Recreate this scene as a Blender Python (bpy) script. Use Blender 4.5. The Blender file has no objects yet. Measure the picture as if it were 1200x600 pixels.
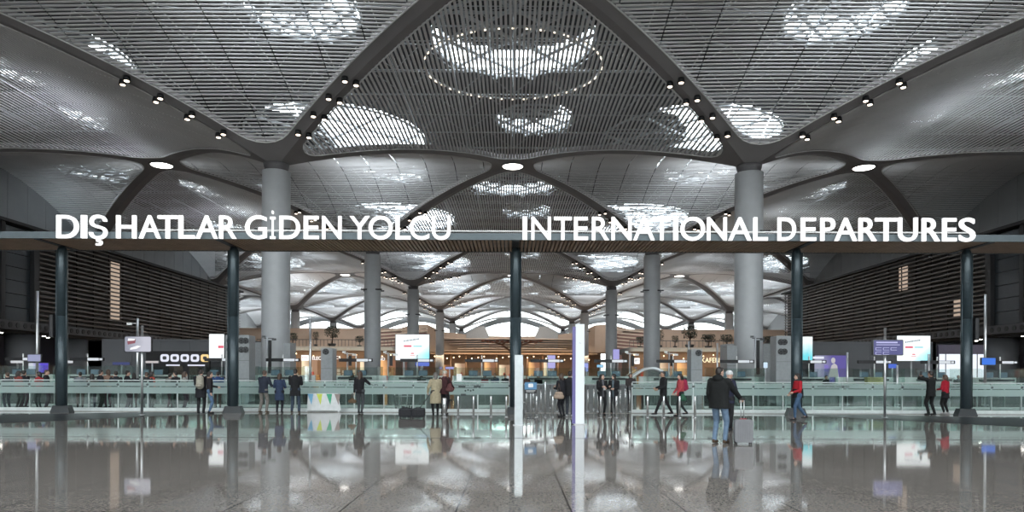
SKY = 9.2; EXPO = 0.0
import bpy, math, random
from mathutils import Vector, Matrix
random.seed(7)
S = bpy.context.scene
COL = S.collection
PI = math.pi
F = 800.0; HZ = 439.0; EYE = 1.6; ROLL = 0.0035
def P(px, py, d):
    y = py - ROLL*(px-600)
    return ((px-600)*d/F, d, EYE+(HZ-y)*d/F)
def X(px, d): return (px-600)*d/F
def Z(px, py, d): return P(px, py, d)[2]
def D(px, py): return EYE*F/(py-ROLL*(px-600)-HZ)

# ---------------------------------------------------------------- materials
MATS = {}
def mat(name, col, rough=0.6, metal=0.0, emit=None, es=0.0, noise=None, spec=0.5, bump=None):
    if name in MATS: return MATS[name]
    m = bpy.data.materials.new(name); m.use_nodes = True
    nt = m.node_tree; b = nt.nodes['Principled BSDF']
    c = (*col, 1)
    b.inputs['Base Color'].default_value = c
    b.inputs['Roughness'].default_value = rough
    b.inputs['Metallic'].default_value = metal
    b.inputs['Specular IOR Level'].default_value = spec
    if emit:
        b.inputs['Emission Color'].default_value = (*emit, 1); b.inputs['Emission Strength'].default_value = es
    sc, amt = noise if noise else (6.0, 0.08)
    tc = nt.nodes.new('ShaderNodeTexCoord'); n = nt.nodes.new('ShaderNodeTexNoise')
    n.inputs['Scale'].default_value = sc; n.inputs['Detail'].default_value = 4
    nt.links.new(tc.outputs['Object'], n.inputs['Vector'])
    r = nt.nodes.new('ShaderNodeValToRGB')
    r.color_ramp.elements[0].position = .3; r.color_ramp.elements[1].position = .7
    r.color_ramp.elements[0].color = (*[x*(1-amt) for x in col], 1)
    r.color_ramp.elements[1].color = (*[min(1, x*(1+amt)) for x in col], 1)
    nt.links.new(n.outputs['Fac'], r.inputs['Fac']); nt.links.new(r.outputs['Color'], b.inputs['Base Color'])
    if bump:
        bp = nt.nodes.new('ShaderNodeBump'); bp.inputs['Strength'].default_value = bump
        nt.links.new(n.outputs['Fac'], bp.inputs['Height']); nt.links.new(bp.outputs['Normal'], b.inputs['Normal'])
    MATS[name] = m
    return m
def emis(name, col, s, grad=None):
    """a lit surface; grad=(axis,lo,hi,col2): two-colour artwork on a lit screen"""
    if name in MATS: return MATS[name]
    m = bpy.data.materials.new(name); m.use_nodes = True
    nt = m.node_tree; b = nt.nodes['Principled BSDF']
    b.inputs['Base Color'].default_value = (.02, .02, .02, 1); b.inputs['Roughness'].default_value = .4
    b.inputs['Emission Color'].default_value = (*col, 1); b.inputs['Emission Strength'].default_value = s
    if grad:
        tc = nt.nodes.new('ShaderNodeTexCoord'); mp = nt.nodes.new('ShaderNodeMapping')
        mp.inputs['Rotation'].default_value = grad[0]
        g = nt.nodes.new('ShaderNodeTexGradient'); r = nt.nodes.new('ShaderNodeValToRGB')
        n = nt.nodes.new('ShaderNodeTexNoise'); n.inputs['Scale'].default_value = 2.5
        mx = nt.nodes.new('ShaderNodeMath'); mx.operation = 'ADD'
        m2 = nt.nodes.new('ShaderNodeMath'); m2.operation = 'MULTIPLY'; m2.inputs[1].default_value = .35
        r.color_ramp.elements[0].position = grad[1]; r.color_ramp.elements[1].position = grad[2]
        r.color_ramp.elements[0].color = (*col, 1); r.color_ramp.elements[1].color = (*grad[3], 1)
        nt.links.new(tc.outputs['Generated'], mp.inputs[0]); nt.links.new(mp.outputs[0], g.inputs[0])
        nt.links.new(tc.outputs['Generated'], n.inputs[0]); nt.links.new(n.outputs['Fac'], m2.inputs[0])
        nt.links.new(g.outputs['Fac'], mx.inputs[0]); nt.links.new(m2.outputs[0], mx.inputs[1])
        nt.links.new(mx.outputs[0], r.inputs[0]); nt.links.new(r.outputs['Color'], b.inputs['Emission Color'])
    MATS[name] = m
    return m
def glass(name, tint, fac, rough=0.03, frost=0.0, frostcol=(.6,.7,.68)):
    if name in MATS: return MATS[name]
    m = bpy.data.materials.new(name); m.use_nodes = True
    nt = m.node_tree; nt.nodes.clear()
    o = nt.nodes.new('ShaderNodeOutputMaterial')
    t = nt.nodes.new('ShaderNodeBsdfTransparent'); t.inputs[0].default_value = (*tint, 1)
    g = nt.nodes.new('ShaderNodeBsdfGlossy'); g.inputs['Roughness'].default_value = rough
    g.inputs['Color'].default_value = (.9, .95, .95, 1)
    lw = nt.nodes.new('ShaderNodeLayerWeight'); lw.inputs[0].default_value = .5
    pw = nt.nodes.new('ShaderNodeMath'); pw.operation = 'POWER'; pw.inputs[1].default_value = 5
    fr = nt.nodes.new('ShaderNodeMath'); fr.operation = 'MULTIPLY_ADD'; fr.inputs[1].default_value = .9; fr.inputs[2].default_value = .03
    nt.links.new(lw.outputs['Facing'], pw.inputs[0]); nt.links.new(pw.outputs[0], fr.inputs[0])
    ad = nt.nodes.new('ShaderNodeMath'); ad.operation = 'ADD'; ad.inputs[1].default_value = fac
    mx = nt.nodes.new('ShaderNodeMixShader')
    nt.links.new(fr.outputs[0], ad.inputs[0]); nt.links.new(ad.outputs[0], mx.inputs[0])
    nt.links.new(t.outputs[0], mx.inputs[1]); nt.links.new(g.outputs[0], mx.inputs[2])
    last = mx
    if frost:
        d = nt.nodes.new('ShaderNodeBsdfDiffuse'); d.inputs[0].default_value = (*frostcol, 1)
        tl = nt.nodes.new('ShaderNodeBsdfTranslucent'); tl.inputs[0].default_value = (*frostcol, 1)
        m1 = nt.nodes.new('ShaderNodeMixShader'); m1.inputs[0].default_value = .5
        nt.links.new(d.outputs[0], m1.inputs[1]); nt.links.new(tl.outputs[0], m1.inputs[2])
        m3 = nt.nodes.new('ShaderNodeMixShader'); m3.inputs[0].default_value = frost
        nt.links.new(mx.outputs[0], m3.inputs[1]); nt.links.new(m1.outputs[0], m3.inputs[2]); last = m3
    nt.links.new(last.outputs[0], o.inputs[0])
    MATS[name] = m
    return m

# ---------------------------------------------------------------- mesh builder
class MB:
    def __init__(s): s.v = []; s.f = []; s.m = []; s.cm = 0; s.sm = []
    def add(s, vs, fs, smooth=False):
        o = len(s.v); s.v += [tuple(v) for v in vs]
        for f in fs: s.f.append(tuple(o+i for i in f)); s.m.append(s.cm); s.sm.append(smooth)
        return s
    def box(s, x0, x1, y0, y1, z0, z1):
        return s.add([(x0,y0,z0),(x1,y0,z0),(x1,y1,z0),(x0,y1,z0),(x0,y0,z1),(x1,y0,z1),(x1,y1,z1),(x0,y1,z1)],
              [(0,3,2,1),(4,5,6,7),(0,1,5,4),(1,2,6,5),(2,3,7,6),(3,0,4,7)])
    def rbox(s, x0, x1, y0, y1, z0, z1, r, n=3, axis='z'):
        """box with rounded corners in the plane across `axis`"""
        if axis == 'z': a0,a1,b0,b1,c0,c1 = x0,x1,y0,y1,z0,z1; g = lambda a,b,c:(a,b,c)
        elif axis == 'y': a0,a1,b0,b1,c0,c1 = x0,x1,z0,z1,y0,y1; g = lambda a,b,c:(a,c,b)
        else: a0,a1,b0,b1,c0,c1 = y0,y1,z0,z1,x0,x1; g = lambda a,b,c:(c,a,b)
        ring = []
        for (ca,cb,t0) in ((a1-r,b1-r,0),(a0+r,b1-r,90),(a0+r,b0+r,180),(a1-r,b0+r,270)):
            for i in range(n+1):
                t = math.radians(t0+90*i/n); ring.append((ca+r*math.cos(t), cb+r*math.sin(t)))
        k = len(ring); vs = [g(a,b,c0) for a,b in ring]+[g(a,b,c1) for a,b in ring]
        fs = [(i,(i+1)%k,k+(i+1)%k,k+i) for i in range(k)]+[tuple(range(k-1,-1,-1)), tuple(range(k,2*k))]
        return s.add(vs, fs)
    def loft(s, rings, n=16, cap=True, smooth=True):
        """rings: (cx,cy,cz,rx,ry) horizontal ellipses"""
        vs = []
        for (cx,cy,cz,rx,ry) in rings:
            for i in range(n):
                t = 2*PI*i/n; vs.append((cx+rx*math.cos(t), cy+ry*math.sin(t), cz))
        fs = []
        for j in range(len(rings)-1):
            for i in range(n):
                a=j*n+i; b=j*n+(i+1)%n; fs.append((a,b,b+n,a+n))
        s.add(vs, fs, smooth)
        if cap:
            o = len(s.v)-len(vs)
            s.f.append(tuple(o+i for i in range(n-1,-1,-1))); s.m.append(s.cm); s.sm.append(False)
            q = o+(len(rings)-1)*n
            s.f.append(tuple(q+i for i in range(n))); s.m.append(s.cm); s.sm.append(False)
        return s
    def tube(s, a, b, r, r2=None, n=10, cap=True):
        a = Vector(a); b = Vector(b); r2 = r if r2 is None else r2
        d = (b-a).normalized(); u = d.orthogonal().normalized(); w = d.cross(u)
        vs = []
        for c, q in ((a,r),(b,r2)):
            for i in range(n):
                t = 2*PI*i/n; vs.append(c+(u*math.cos(t)+w*math.sin(t))*q)
        fs = [(i,(i+1)%n,n+(i+1)%n,n+i) for i in range(n)]
        s.add(vs, fs, n > 5)
        if cap:
            o = len(s.v)-2*n
            for f in (tuple(o+i for i in range(n-1,-1,-1)), tuple(o+n+i for i in range(n))):
                s.f.append(f); s.m.append(s.cm); s.sm.append(False)
        return s
    def caps(s, a, b, ra, rb, n=12, k=4):
        """closed tapered capsule"""
        a = Vector(a); b = Vector(b); d = b-a
        if d.length < 1e-6: d = Vector((0,0,1e-4))
        d.normalize(); u = d.orthogonal().normalized(); w = d.cross(u)
        rr = []
        for j in range(k): t = PI/2*(1-j/k); rr.append((a-d*ra*math.sin(t), ra*math.cos(t)))
        rr.append((a, ra)); rr.append((b, rb))
        for j in range(1, k+1): t = PI/2*j/k; rr.append((b+d*rb*math.sin(t), rb*math.cos(t)))
        rr = rr[1:-1]
        vs = [a-d*ra]
        for c, q in rr:
            for i in range(n): t = 2*PI*i/n; vs.append(c+(u*math.cos(t)+w*math.sin(t))*q)
        vs.append(b+d*rb); L = len(vs)-1
        fs = [(0, 1+(i+1)%n, 1+i) for i in range(n)]
        for j in range(len(rr)-1):
            for i in range(n):
                p=1+j*n+i; q=1+j*n+(i+1)%n; fs.append((p,q,q+n,p+n))
        e = 1+(len(rr)-1)*n
        fs += [(e+i, e+(i+1)%n, L) for i in range(n)]
        return s.add(vs, fs, True)
    def ell(s, c, r, n=14, k=9, M=None):
        vs = []; c = Vector(c)
        for j in range(k+1):
            ph = PI*j/k
            for i in range(n):
                t = 2*PI*i/n
                v = Vector((r[0]*math.sin(ph)*math.cos(t), r[1]*math.sin(ph)*math.sin(t), r[2]*math.cos(ph)))
                if M: v = M @ v
                vs.append(c+v)
        fs = []
        for j in range(k):
            for i in range(n):
                a=j*n+i; b=j*n+(i+1)%n; fs.append((a,a+n,b+n,b))
        return s.add(vs, fs, True)
    def disc(s, c, r, ax=(0,0,1), n=20, th=.02):
        c = Vector(c); ax = Vector(ax).normalized()
        return s.tube(c-ax*th/2, c+ax*th/2, r, n=n)
    def poly(s, pts, y0, y1):
        """prism: outline in x,z extruded along y"""
        n = len(pts)
        vs = [(x,y0,z) for x,z in pts]+[(x,y1,z) for x,z in pts]
        return s.add(vs, [tuple(range(n)), tuple(range(2*n-1,n-1,-1))]+[(i,n+i,n+(i+1)%n,(i+1)%n) for i in range(n)])
    def mesh(s, name, mats):
        me = bpy.data.meshes.new(name); me.from_pydata(s.v, [], s.f)
        if not isinstance(mats, (list, tuple)): mats = [mats]
        for m in mats: me.materials.append(m)
        me.polygons.foreach_set('material_index', s.m)
        me.polygons.foreach_set('use_smooth', s.sm)
        me.update(); return me
    def build(s, name, mats, parent=None):
        o = bpy.data.objects.new(name, s.mesh(name, mats)); COL.objects.link(o)
        if parent: o.parent = parent
        return o
def tag(o, label=None, cat=None, group=None, kind=None):
    if label: o['label'] = label
    if cat: o['category'] = cat
    if group: o['group'] = group
    if kind: o['kind'] = kind
    return o
def thing(name, label, cat, loc=(0,0,0), rz=0, group=None):
    o = bpy.data.objects.new(name, None); COL.objects.link(o); o.empty_display_size = .2
    o.location = loc; o.rotation_euler = (0,0,rz); return tag(o, label, cat, group)
def struct(o): o['kind'] = 'structure'; return o
def dup(root, loc, rz=None, label=None, group=None):
    def cp(o, par):
        c = o.copy(); COL.objects.link(c); c.parent = par
        for ch in list(kids.get(o.name, [])): cp(ch, c)
        return c
    kids = {}
    for o in root.children_recursive: kids.setdefault(o.parent.name, []).append(o)
    r = cp(root, None); r.location = loc
    if rz is not None: r.rotation_euler = (0,0,rz)
    if label: r['label'] = label
    if group: r['group'] = group
    return r
FONT = bpy.data.curves.new('tmp_font', 'FONT')
def text_mesh(txt, name='letter', off=0.0, depth=0.02, bev=0):
    """text laid out in the x-z plane facing -y; returns mesh data (unscaled)"""
    cu = bpy.data.curves.new(name, 'FONT'); cu.body = txt; cu.offset = off; cu.extrude = depth/2
    cu.resolution_u = 6
    ob = bpy.data.objects.new('tmp', cu); COL.objects.link(ob)
    dg = bpy.context.evaluated_depsgraph_get(); dg.update()
    me = bpy.data.meshes.new_from_object(ob.evaluated_get(dg)); me.name = name
    bpy.data.objects.remove(ob); bpy.data.curves.remove(cu)
    me.transform(Matrix.Rotation(PI/2, 4, 'X'))
    return me
_tc = {}
def text_fit(txt, x0, x1, z0, z1, y, m, parent=None, name='lettering', off=0.0, depth=.02):
    me = text_mesh(txt, name, off, depth)
    xs = [v.co.x for v in me.vertices]; zs = [v.co.z for v in me.vertices]
    a, b, c, d = min(xs), max(xs), min(zs), max(zs)
    me.transform(Matrix.Translation((-a, 0, -c)))
    me.transform(Matrix.Diagonal(((x1-x0)/(b-a), 1, (z1-z0)/(d-c), 1)))
    me.transform(Matrix.Translation((x0, y, z0)))
    me.materials.clear(); me.materials.append(m)
    o = bpy.data.objects.new(name, me); COL.objects.link(o)
    if parent: o.parent = parent
    return o
# ---------------------------------------------------------------- camera, sky, lights
cam = bpy.data.objects.new('camera', bpy.data.cameras.new('camera')); COL.objects.link(cam)
cam.data.lens = 24; cam.data.sensor_width = 36; cam.data.shift_y = (HZ-300)/1200
cam.data.clip_start = .1; cam.data.clip_end = 2000
cam.location = (0, 0, EYE)
cam.rotation_mode = 'QUATERNION'
cam.rotation_quaternion = (Matrix.Rotation(PI/2, 3, 'X') @ Matrix.Rotation(math.atan(ROLL), 3, 'Z')).to_quaternion()
S.camera = cam
W = bpy.data.worlds.new('sky'); S.world = W; W.use_nodes = True
nt = W.node_tree; bg = nt.nodes['Background']
tc = nt.nodes.new('ShaderNodeTexCoord'); sp = nt.nodes.new('ShaderNodeSeparateXYZ'); cr = nt.nodes.new('ShaderNodeValToRGB')
nt.links.new(tc.outputs['Generated'], sp.inputs[0]); nt.links.new(sp.outputs['Z'], cr.inputs[0])
e = cr.color_ramp.elements
e[0].position = 0; e[0].color = (.35, .36, .36, 1); e[1].position = .03; e[1].color = (1, .985, .96, 1)
q = cr.color_ramp.elements.new(1.0); q.color = (.86, .92, 1, 1)
nt.links.new(cr.outputs[0], bg.inputs['Color']); bg.inputs['Strength'].default_value = SKY
S.view_settings.view_transform = 'Standard'; S.view_settings.look = 'None'
S.view_settings.gamma = 1; S.view_settings.use_curve_mapping = False
S.view_settings.exposure = EXPO
S.cycles.use_denoising = True
S.cycles.max_bounces = 10; S.cycles.diffuse_bounces = 4; S.cycles.glossy_bounces = 4; S.cycles.transparent_max_bounces = 24
S.cycles.sample_clamp_indirect = 6
def area(name, loc, rot, sx, sy, power, col=(1,1,1), portal=False):
    l = bpy.data.lights.new(name, 'AREA'); l.shape = 'RECTANGLE'; l.size = sx; l.size_y = sy; l.energy = power; l.color = col
    if portal: l.cycles.is_portal = True
    o = bpy.data.objects.new(name, l); COL.objects.link(o); o.location = loc; o.rotation_euler = rot
    return o

# ---------------------------------------------------------------- shared materials
m_slat = mat('slat_aluminium', (.74,.72,.71), .5, .0, noise=(.3,.06))
m_web = mat('rib_panel', (.25,.23,.23), .55, noise=(.4,.08))
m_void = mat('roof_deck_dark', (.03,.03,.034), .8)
m_truss = mat('truss_paint', (.5,.52,.54), .45, .2)
m_col = mat('column_grey', (.50,.52,.54), .42, noise=(1.5,.04))
m_collar = mat('collar_dark', (.12,.115,.12), .5)
m_lamp = emis('lamp_white', (1,.96,.9), 6)
m_warm = emis('lamp_warm', (1,.82,.66), 5)
m_black = mat('black_matte', (.012,.012,.014), .5)
m_steel = mat('brushed_steel', (.62,.63,.64), .28, .9, noise=(20,.05))
m_wall = mat('wall_grey', (.30,.31,.32), .5, noise=(.5,.05))
m_post = mat('post_blue_black', (.045,.065,.075), .3, .3)
m_white = mat('white_laminate', (.8,.81,.8), .35)
m_grey = mat('cabinet_grey', (.28,.30,.31), .4)
m_dgrey = mat('dark_grey', (.07,.075,.08), .45)
m_glassrail = glass('balustrade_glass', (.88,.94,.92), .04, .02)
m_frost = glass('frosted_film', (.8,.9,.88), .04, .1, .42, (.78,.88,.86))
m_tint = glass('tinted_glazing', (.76,.79,.8), .04, .02)
m_pane = glass('clear_pane', (.93,.96,.97), .02, .02)
m_wood = mat('wood_tan', (.36,.245,.165), .5, noise=(.8,.12))

# ---------------------------------------------------------------- floor
def floor_mat(name, base, amt, joints=True):
    m = bpy.data.materials.new(name); m.use_nodes = True; nt = m.node_tree; b = nt.nodes['Principled BSDF']
    tc = nt.nodes.new('ShaderNodeTexCoord')
    mp = nt.nodes.new('ShaderNodeMapping'); mp.inputs['Scale'].default_value = (1, 1, 1)
    nt.links.new(tc.outputs['Object'], mp.inputs[0])
    n1 = nt.nodes.new('ShaderNodeTexNoise'); n1.inputs['Scale'].default_value = 26; n1.inputs['Detail'].default_value = 5
    n2 = nt.nodes.new('ShaderNodeTexNoise'); n2.inputs['Scale'].default_value = 4; n2.inputs['Detail'].default_value = 3
    nt.links.new(mp.outputs[0], n1.inputs['Vector']); nt.links.new(mp.outputs[0], n2.inputs['Vector'])
    r = nt.nodes.new('ShaderNodeValToRGB'); r.color_ramp.elements[0].position = .36; r.color_ramp.elements[1].position = .62
    r.color_ramp.elements[0].color = (*[c*(1-amt) for c in base], 1); r.color_ramp.elements[1].color = (*[c*(1+amt*.6) for c in base], 1)
    nt.links.new(n1.outputs['Fac'], r.inputs[0])
    mx = nt.nodes.new('ShaderNodeMixRGB'); mx.blend_type = 'MULTIPLY'; mx.inputs[0].default_value = .35
    nt.links.new(r.outputs[0], mx.inputs[1]); nt.links.new(n2.outputs['Fac'], mx.inputs[2])
    last = mx.outputs[0]
    if joints:
        br = nt.nodes.new('ShaderNodeTexBrick'); br.offset = 0; br.inputs['Scale'].default_value = 1
        br.inputs['Brick Width'].default_value = 1.35; br.inputs['Row Height'].default_value = 1.35
        br.inputs['Mortar Size'].default_value = .011; br.inputs['Color1'].default_value = (1,1,1,1)
        br.inputs['Color2'].default_value = (.94,.94,.94,1); br.inputs['Mortar'].default_value = (.2,.2,.2,1)
        mp2 = nt.nodes.new('ShaderNodeMapping'); mp2.inputs['Location'].default_value = (.65, .2, 0)
        nt.links.new(tc.outputs['Object'], mp2.inputs[0]); nt.links.new(mp2.outputs[0], br.inputs['Vector'])
        m2 = nt.nodes.new('ShaderNodeMixRGB'); m2.blend_type = 'MULTIPLY'; m2.inputs[0].default_value = 1
        nt.links.new(last, m2.inputs[1]); nt.links.new(br.outputs['Color'], m2.inputs[2]); last = m2.outputs[0]
    nt.links.new(last, b.inputs['Base Color'])
    rr = nt.nodes.new('ShaderNodeMapRange'); rr.inputs['To Min'].default_value = .015; rr.inputs['To Max'].default_value = .075
    nt.links.new(n1.outputs['Fac'], rr.inputs[0]); nt.links.new(rr.outputs[0], b.inputs['Roughness'])
    b.inputs['IOR'].default_value = 1.55
    bp = nt.nodes.new('ShaderNodeBump'); bp.inputs['Strength'].default_value = .006; bp.inputs['Distance'].default_value = .02
    nt.links.new(n2.outputs['Fac'], bp.inputs['Height']); nt.links.new(bp.outputs['Normal'], b.inputs['Normal'])
    return m
m_floor = floor_mat('polished_granite', (.335,.305,.272), .36)
m_fdark = floor_mat('dark_granite', (.03,.032,.035), .2, False)
for n_ in m_fdark.node_tree.nodes:
    if n_.type == 'MAP_RANGE': n_.inputs['To Min'].default_value = .3; n_.inputs['To Max'].default_value = .42
m_fdark.node_tree.nodes['Principled BSDF'].inputs['Specular IOR Level'].default_value = .2
m_flight = floor_mat('light_granite', (.36,.35,.33), .12, False)
struct(MB().box(-92, 92, -23, 290, -.3, 0).build('floor', m_floor))
b = MB()
b.add([(-60,17.15,.004),(60,17.15,.004),(60,17.42,.004),(-60,17.42,.004)], [(0,1,2,3)])
struct(b.build('floor_stripe', m_flight))
b = MB()
for sg in (-1, 1):
    pts = [(11.2,28.4),(15.2,28.2),(20.5,25.2),(26,20.5),(32,15.5),(32,11),(24,14.6),(19,18.3),(15.3,22.6)]
    vs = [(sg*x, y, .005) for x, y in pts]
    b.add(vs, [tuple(range(len(vs)))] if sg > 0 else [tuple(range(len(vs)-1,-1,-1))])
struct(b.build('floor_band', m_fdark))
b = MB().box(-44, 44, 28.45, 28.95, 0, .02)
struct(b.build('floor_kerb', m_flight))

# ---------------------------------------------------------------- vaulted slat ceiling
ROWS = [16, 52, 88, 124, 170, 206, 242]
H0, H1, EX, BUL = 15.7+EYE, 5.7, 1.8, .3
def rib_h(s): s = max(0, min(1, s)); return H0 + H1*(1-(1-s)**EX)
def surf(c, n):
    """c: position along the column axis (-1..1), n: along the node axis"""
    s = 1-abs(c)
    if s <= 1e-6: return H0
    k = min(1, abs(n)/s)
    return rib_h(s) + BUL*s*(1-k*k)
def outline(hc, hn, N=10):
    """rounded inner outline of a diamond (metres, column half axis hc, node half axis hn) with matching outer points"""
    w = .72; r = 2.6
    # work in a unit where the diamond is square with half diagonal 18
    Dm = 18 - w*math.sqrt(2); pts = []
    for k in range(4):
        a0 = PI/2*k; cx, cy = (Dm-r*math.sqrt(2))*math.cos(a0), (Dm-r*math.sqrt(2))*math.sin(a0)
        for i in range(7):
            t = a0 - PI/4 + PI/2*i/6
            pts.append((cx+r*math.cos(t), cy+r*math.sin(t)))
        nx = a0+PI/2
        p = pts[-1]; cx2, cy2 = (Dm-r*math.sqrt(2))*math.cos(nx), (Dm-r*math.sqrt(2))*math.sin(nx)
        q = (cx2+r*math.cos(nx-PI/4), cy2+r*math.sin(nx-PI/4))
        for i in range(1, N): pts.append((p[0]+(q[0]-p[0])*i/N, p[1]+(q[1]-p[1])*i/N))
    return [(x/18, y/18) for x, y in pts]
OUT = outline(18, 18)
def inner_half(c):
    """half length (unit) of the inner outline along the node axis at column coordinate c"""
    c = abs(c); best = 0
    for i in range(len(OUT)):
        a, b2 = OUT[i], OUT[(i+1) % len(OUT)]
        if (a[0]-c)*(b2[0]-c) <= 0 and a[0] != b2[0] and a[0] > -.01 and b2[0] > -.01:
            t = (c-a[0])/(b2[0]-a[0]); best = max(best, a[1]+t*(b2[1]-a[1]))
    return best
def diamond(cx, cy, axis, cm, cp, nm, np_, clip=None, pitch=.29):
    """axis 'x': columns along x. cm/cp: column half extents, nm/np: node half extents (minus, plus)."""
    def W_(c, n, dz=0):
        a = c*(cp if c > 0 else cm); q = n*(np_ if n > 0 else nm)
        z = surf(c, n)+dz
        return (cx+a, cy+q, z) if axis == 'x' else (cx+q, cy+a, z)
    ok = (lambda c, n: True) if clip is None else (lambda c, n: n*clip >= -1e-6)
    web = MB(); K = 5
    L = len(OUT); ringv = []
    for j in range(K+1):
        t = j/K
        for (u, v) in OUT:
            s = abs(u)+abs(v); ou, ov = u/s, v/s
            ringv.append((u+(ou-u)*t, v+(ov-v)*t))
    vs = [W_(c, n) for c, n in ringv]; fs = []
    for j in range(K):
        for i in range(L):
            q = (j*L+i, j*L+(i+1) % L, (j+1)*L+(i+1) % L, (j+1)*L+i)
            if all(ok(*ringv[k]) for k in q): fs.append(q)
    web.add(vs, fs, True)
    # upstand lip round the slat opening
    vs = [W_(c, n) for c, n in OUT]+[W_(c, n, .45) for c, n in OUT]
    fs = [(i, (i+1) % L, L+(i+1) % L, L+i) for i in range(L) if ok(*OUT[i]) and ok(*OUT[(i+1) % L])]
    web.add(vs, fs, True)
    web.cm = 1; ed = [W_(u*.995, v*.995, -.05) for u, v in OUT]
    for i in range(L):
        if ok(*OUT[i]) and ok(*OUT[(i+1) % L]): web.tube(ed[i], ed[(i+1) % L], .05, n=4, cap=False)
    w = struct(web.build('ceiling_rib', [m_web, m_slat]))
    sl = MB(); c = -1+pitch/36
    w2, hh = .078, .06
    while c < 1:
        hc = (cp if c > 0 else cm); half = inner_half(c)
        if half > .01:
            n0, n1 = -half, half
            if clip == 1: n0 = 0
            if clip == -1: n1 = 0
            J = 3.0; hn = np_
            m0, m1 = n0*(nm if n0 < 0 else np_), n1*np_
            cuts = [m0]+[k*J for k in range(-8, 9) if m0+.3 < k*J < m1-.3]+[m1]
            for a_, e_ in zip(cuts[:-1], cuts[1:]):
                vs = []
                for q in (a_+.045, e_-.045):
                    n = q/(np_ if q > 0 else nm); p = W_(c, n, .03)
                    for (dx, dz) in ((-w2, 0), (w2, 0), (w2, hh), (-w2, hh)):
                        vs.append((p[0]+dx, p[1], p[2]+dz) if axis == 'x' else (p[0], p[1]+dx, p[2]+dz))
                sl.add(vs, [(k, (k+1) % 4, 4+(k+1) % 4, 4+k) for k in range(4)])
        c += pitch/hc
    struct(sl.build('ceiling', m_slat))
    return W_
def rowgap(i): return ROWS[i+1]-ROWS[i]
for i in range(1, len(ROWS)):
    y = ROWS[i]; fr = rowgap(i-1)/2; bk = rowgap(i)/2 if i+1 < len(ROWS) else 18
    for cx in ((-36, 0, 36) if y < 124 else (-72, -36, 0, 36, 72)):
        diamond(cx, y, 'x', 18, 18, fr, bk)
for i in range(len(ROWS)-1):
    y = (ROWS[i]+ROWS[i+1])/2; h = rowgap(i)/2; far = y > 124
    for cx in (-18, 18): diamond(cx, y, 'y', h, h, 18, 18)
    for sg in (-1, 1):
        diamond(54*sg, y, 'y', h, h, 18, 18, None if far else -sg)
    if far:
        for sg in (-1, 1): diamond(90*sg, y, 'y', h, h, 18, 18, -sg)

# ------------- roof deck with crescent rooflights, glass and space frame
DZ = 25.9
sky_holes = []   # (cx,cy,r,bx,by,rb)
for i in range(1, len(ROWS)):
    for cx in (-72,-36,0,36,72): sky_holes.append((cx, ROWS[i]-2.8, 5.9, cx, ROWS[i]-7.5, 6.5) if cx == 0 else (cx, ROWS[i], 6.4, cx, ROWS[i]-6.4, 6.8))
for i in range(len(ROWS)-1):
    for cx in (-90,-54,-18,18,54,90): (cx == 54 and ROWS[i] < 100) or sky_holes.append((cx, (ROWS[i]+ROWS[i+1])/2, 9.0, cx-9.5, (ROWS[i]+ROWS[i+1])/2, 9.0) if abs(cx) != 54 or ROWS[i] > 100 else (cx+(5 if cx < 0 else -5), (ROWS[i]+ROWS[i+1])/2+8, 5.0, cx, (ROWS[i]+ROWS[i+1])/2+4, 5.0))
for yy in (-12, 4):
    for cx in (-44,-22,0,22,44): sky_holes.append((cx, yy, 4.6, cx-900, yy, 1.0))  # unseen round openings near the camera, added to let in extra daylight
for i in range(1, len(ROWS)):
    for cx in (-72,-36,0,36,72): sky_holes.append((cx+2, ROWS[i]+12.5, 3.6, cx+1, ROWS[i]+9.6, 3.3) if cx == 0 else (cx-1, ROWS[i]+12.5, 5.0, cx-1, ROWS[i]+8, 4.6))
for i in range(len(ROWS)-1):
    for cx in (-90,-54,-18,18,54,90): sky_holes.append((cx+4, (ROWS[i]+ROWS[i+1])/2+11.5, 3.8, cx+3, (ROWS[i]+ROWS[i+1])/2+8.6, 3.4))
sky_holes = [(h[0], h[1], h[2]*1.35, h[3]-(h[0]-h[3])*.35, h[4]-(h[1]-h[4])*.35, h[5]*1.3) if h[1] > 165 and h[2] > 5.5 else h for h in sky_holes]  # far rooflights enlarged to brighten the far vaults
sky_holes = [h for h in sky_holes if not (h[1] < 122 and h[1] > 20 and abs(h[0]) > 50.5)]
def ivs(y):
    out = []
    for (cx, cy, r, bx, by, rb) in sky_holes:
        if abs(y-cy) < r:
            h = math.sqrt(r*r-(y-cy)**2); A = [(cx-h, cx+h)]
            if abs(y-by) < rb:
                g = math.sqrt(rb*rb-(y-by)**2); B0, B1 = bx-g, bx+g; nw = []
                for a, b_ in A:
                    if B1 <= a or B0 >= b_: nw.append((a, b_)); continue
                    if B0 > a: nw.append((a, B0))
                    if B1 < b_: nw.append((B1, b_))
                A = nw
            out += A
    return sorted(out)
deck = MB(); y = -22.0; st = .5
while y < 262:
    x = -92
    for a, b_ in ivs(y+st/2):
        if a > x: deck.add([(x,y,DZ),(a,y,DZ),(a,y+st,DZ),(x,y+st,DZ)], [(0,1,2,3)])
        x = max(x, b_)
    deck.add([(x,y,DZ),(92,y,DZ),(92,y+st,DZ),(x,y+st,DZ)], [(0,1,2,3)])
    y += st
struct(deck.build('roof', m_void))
n_w = 1
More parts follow.
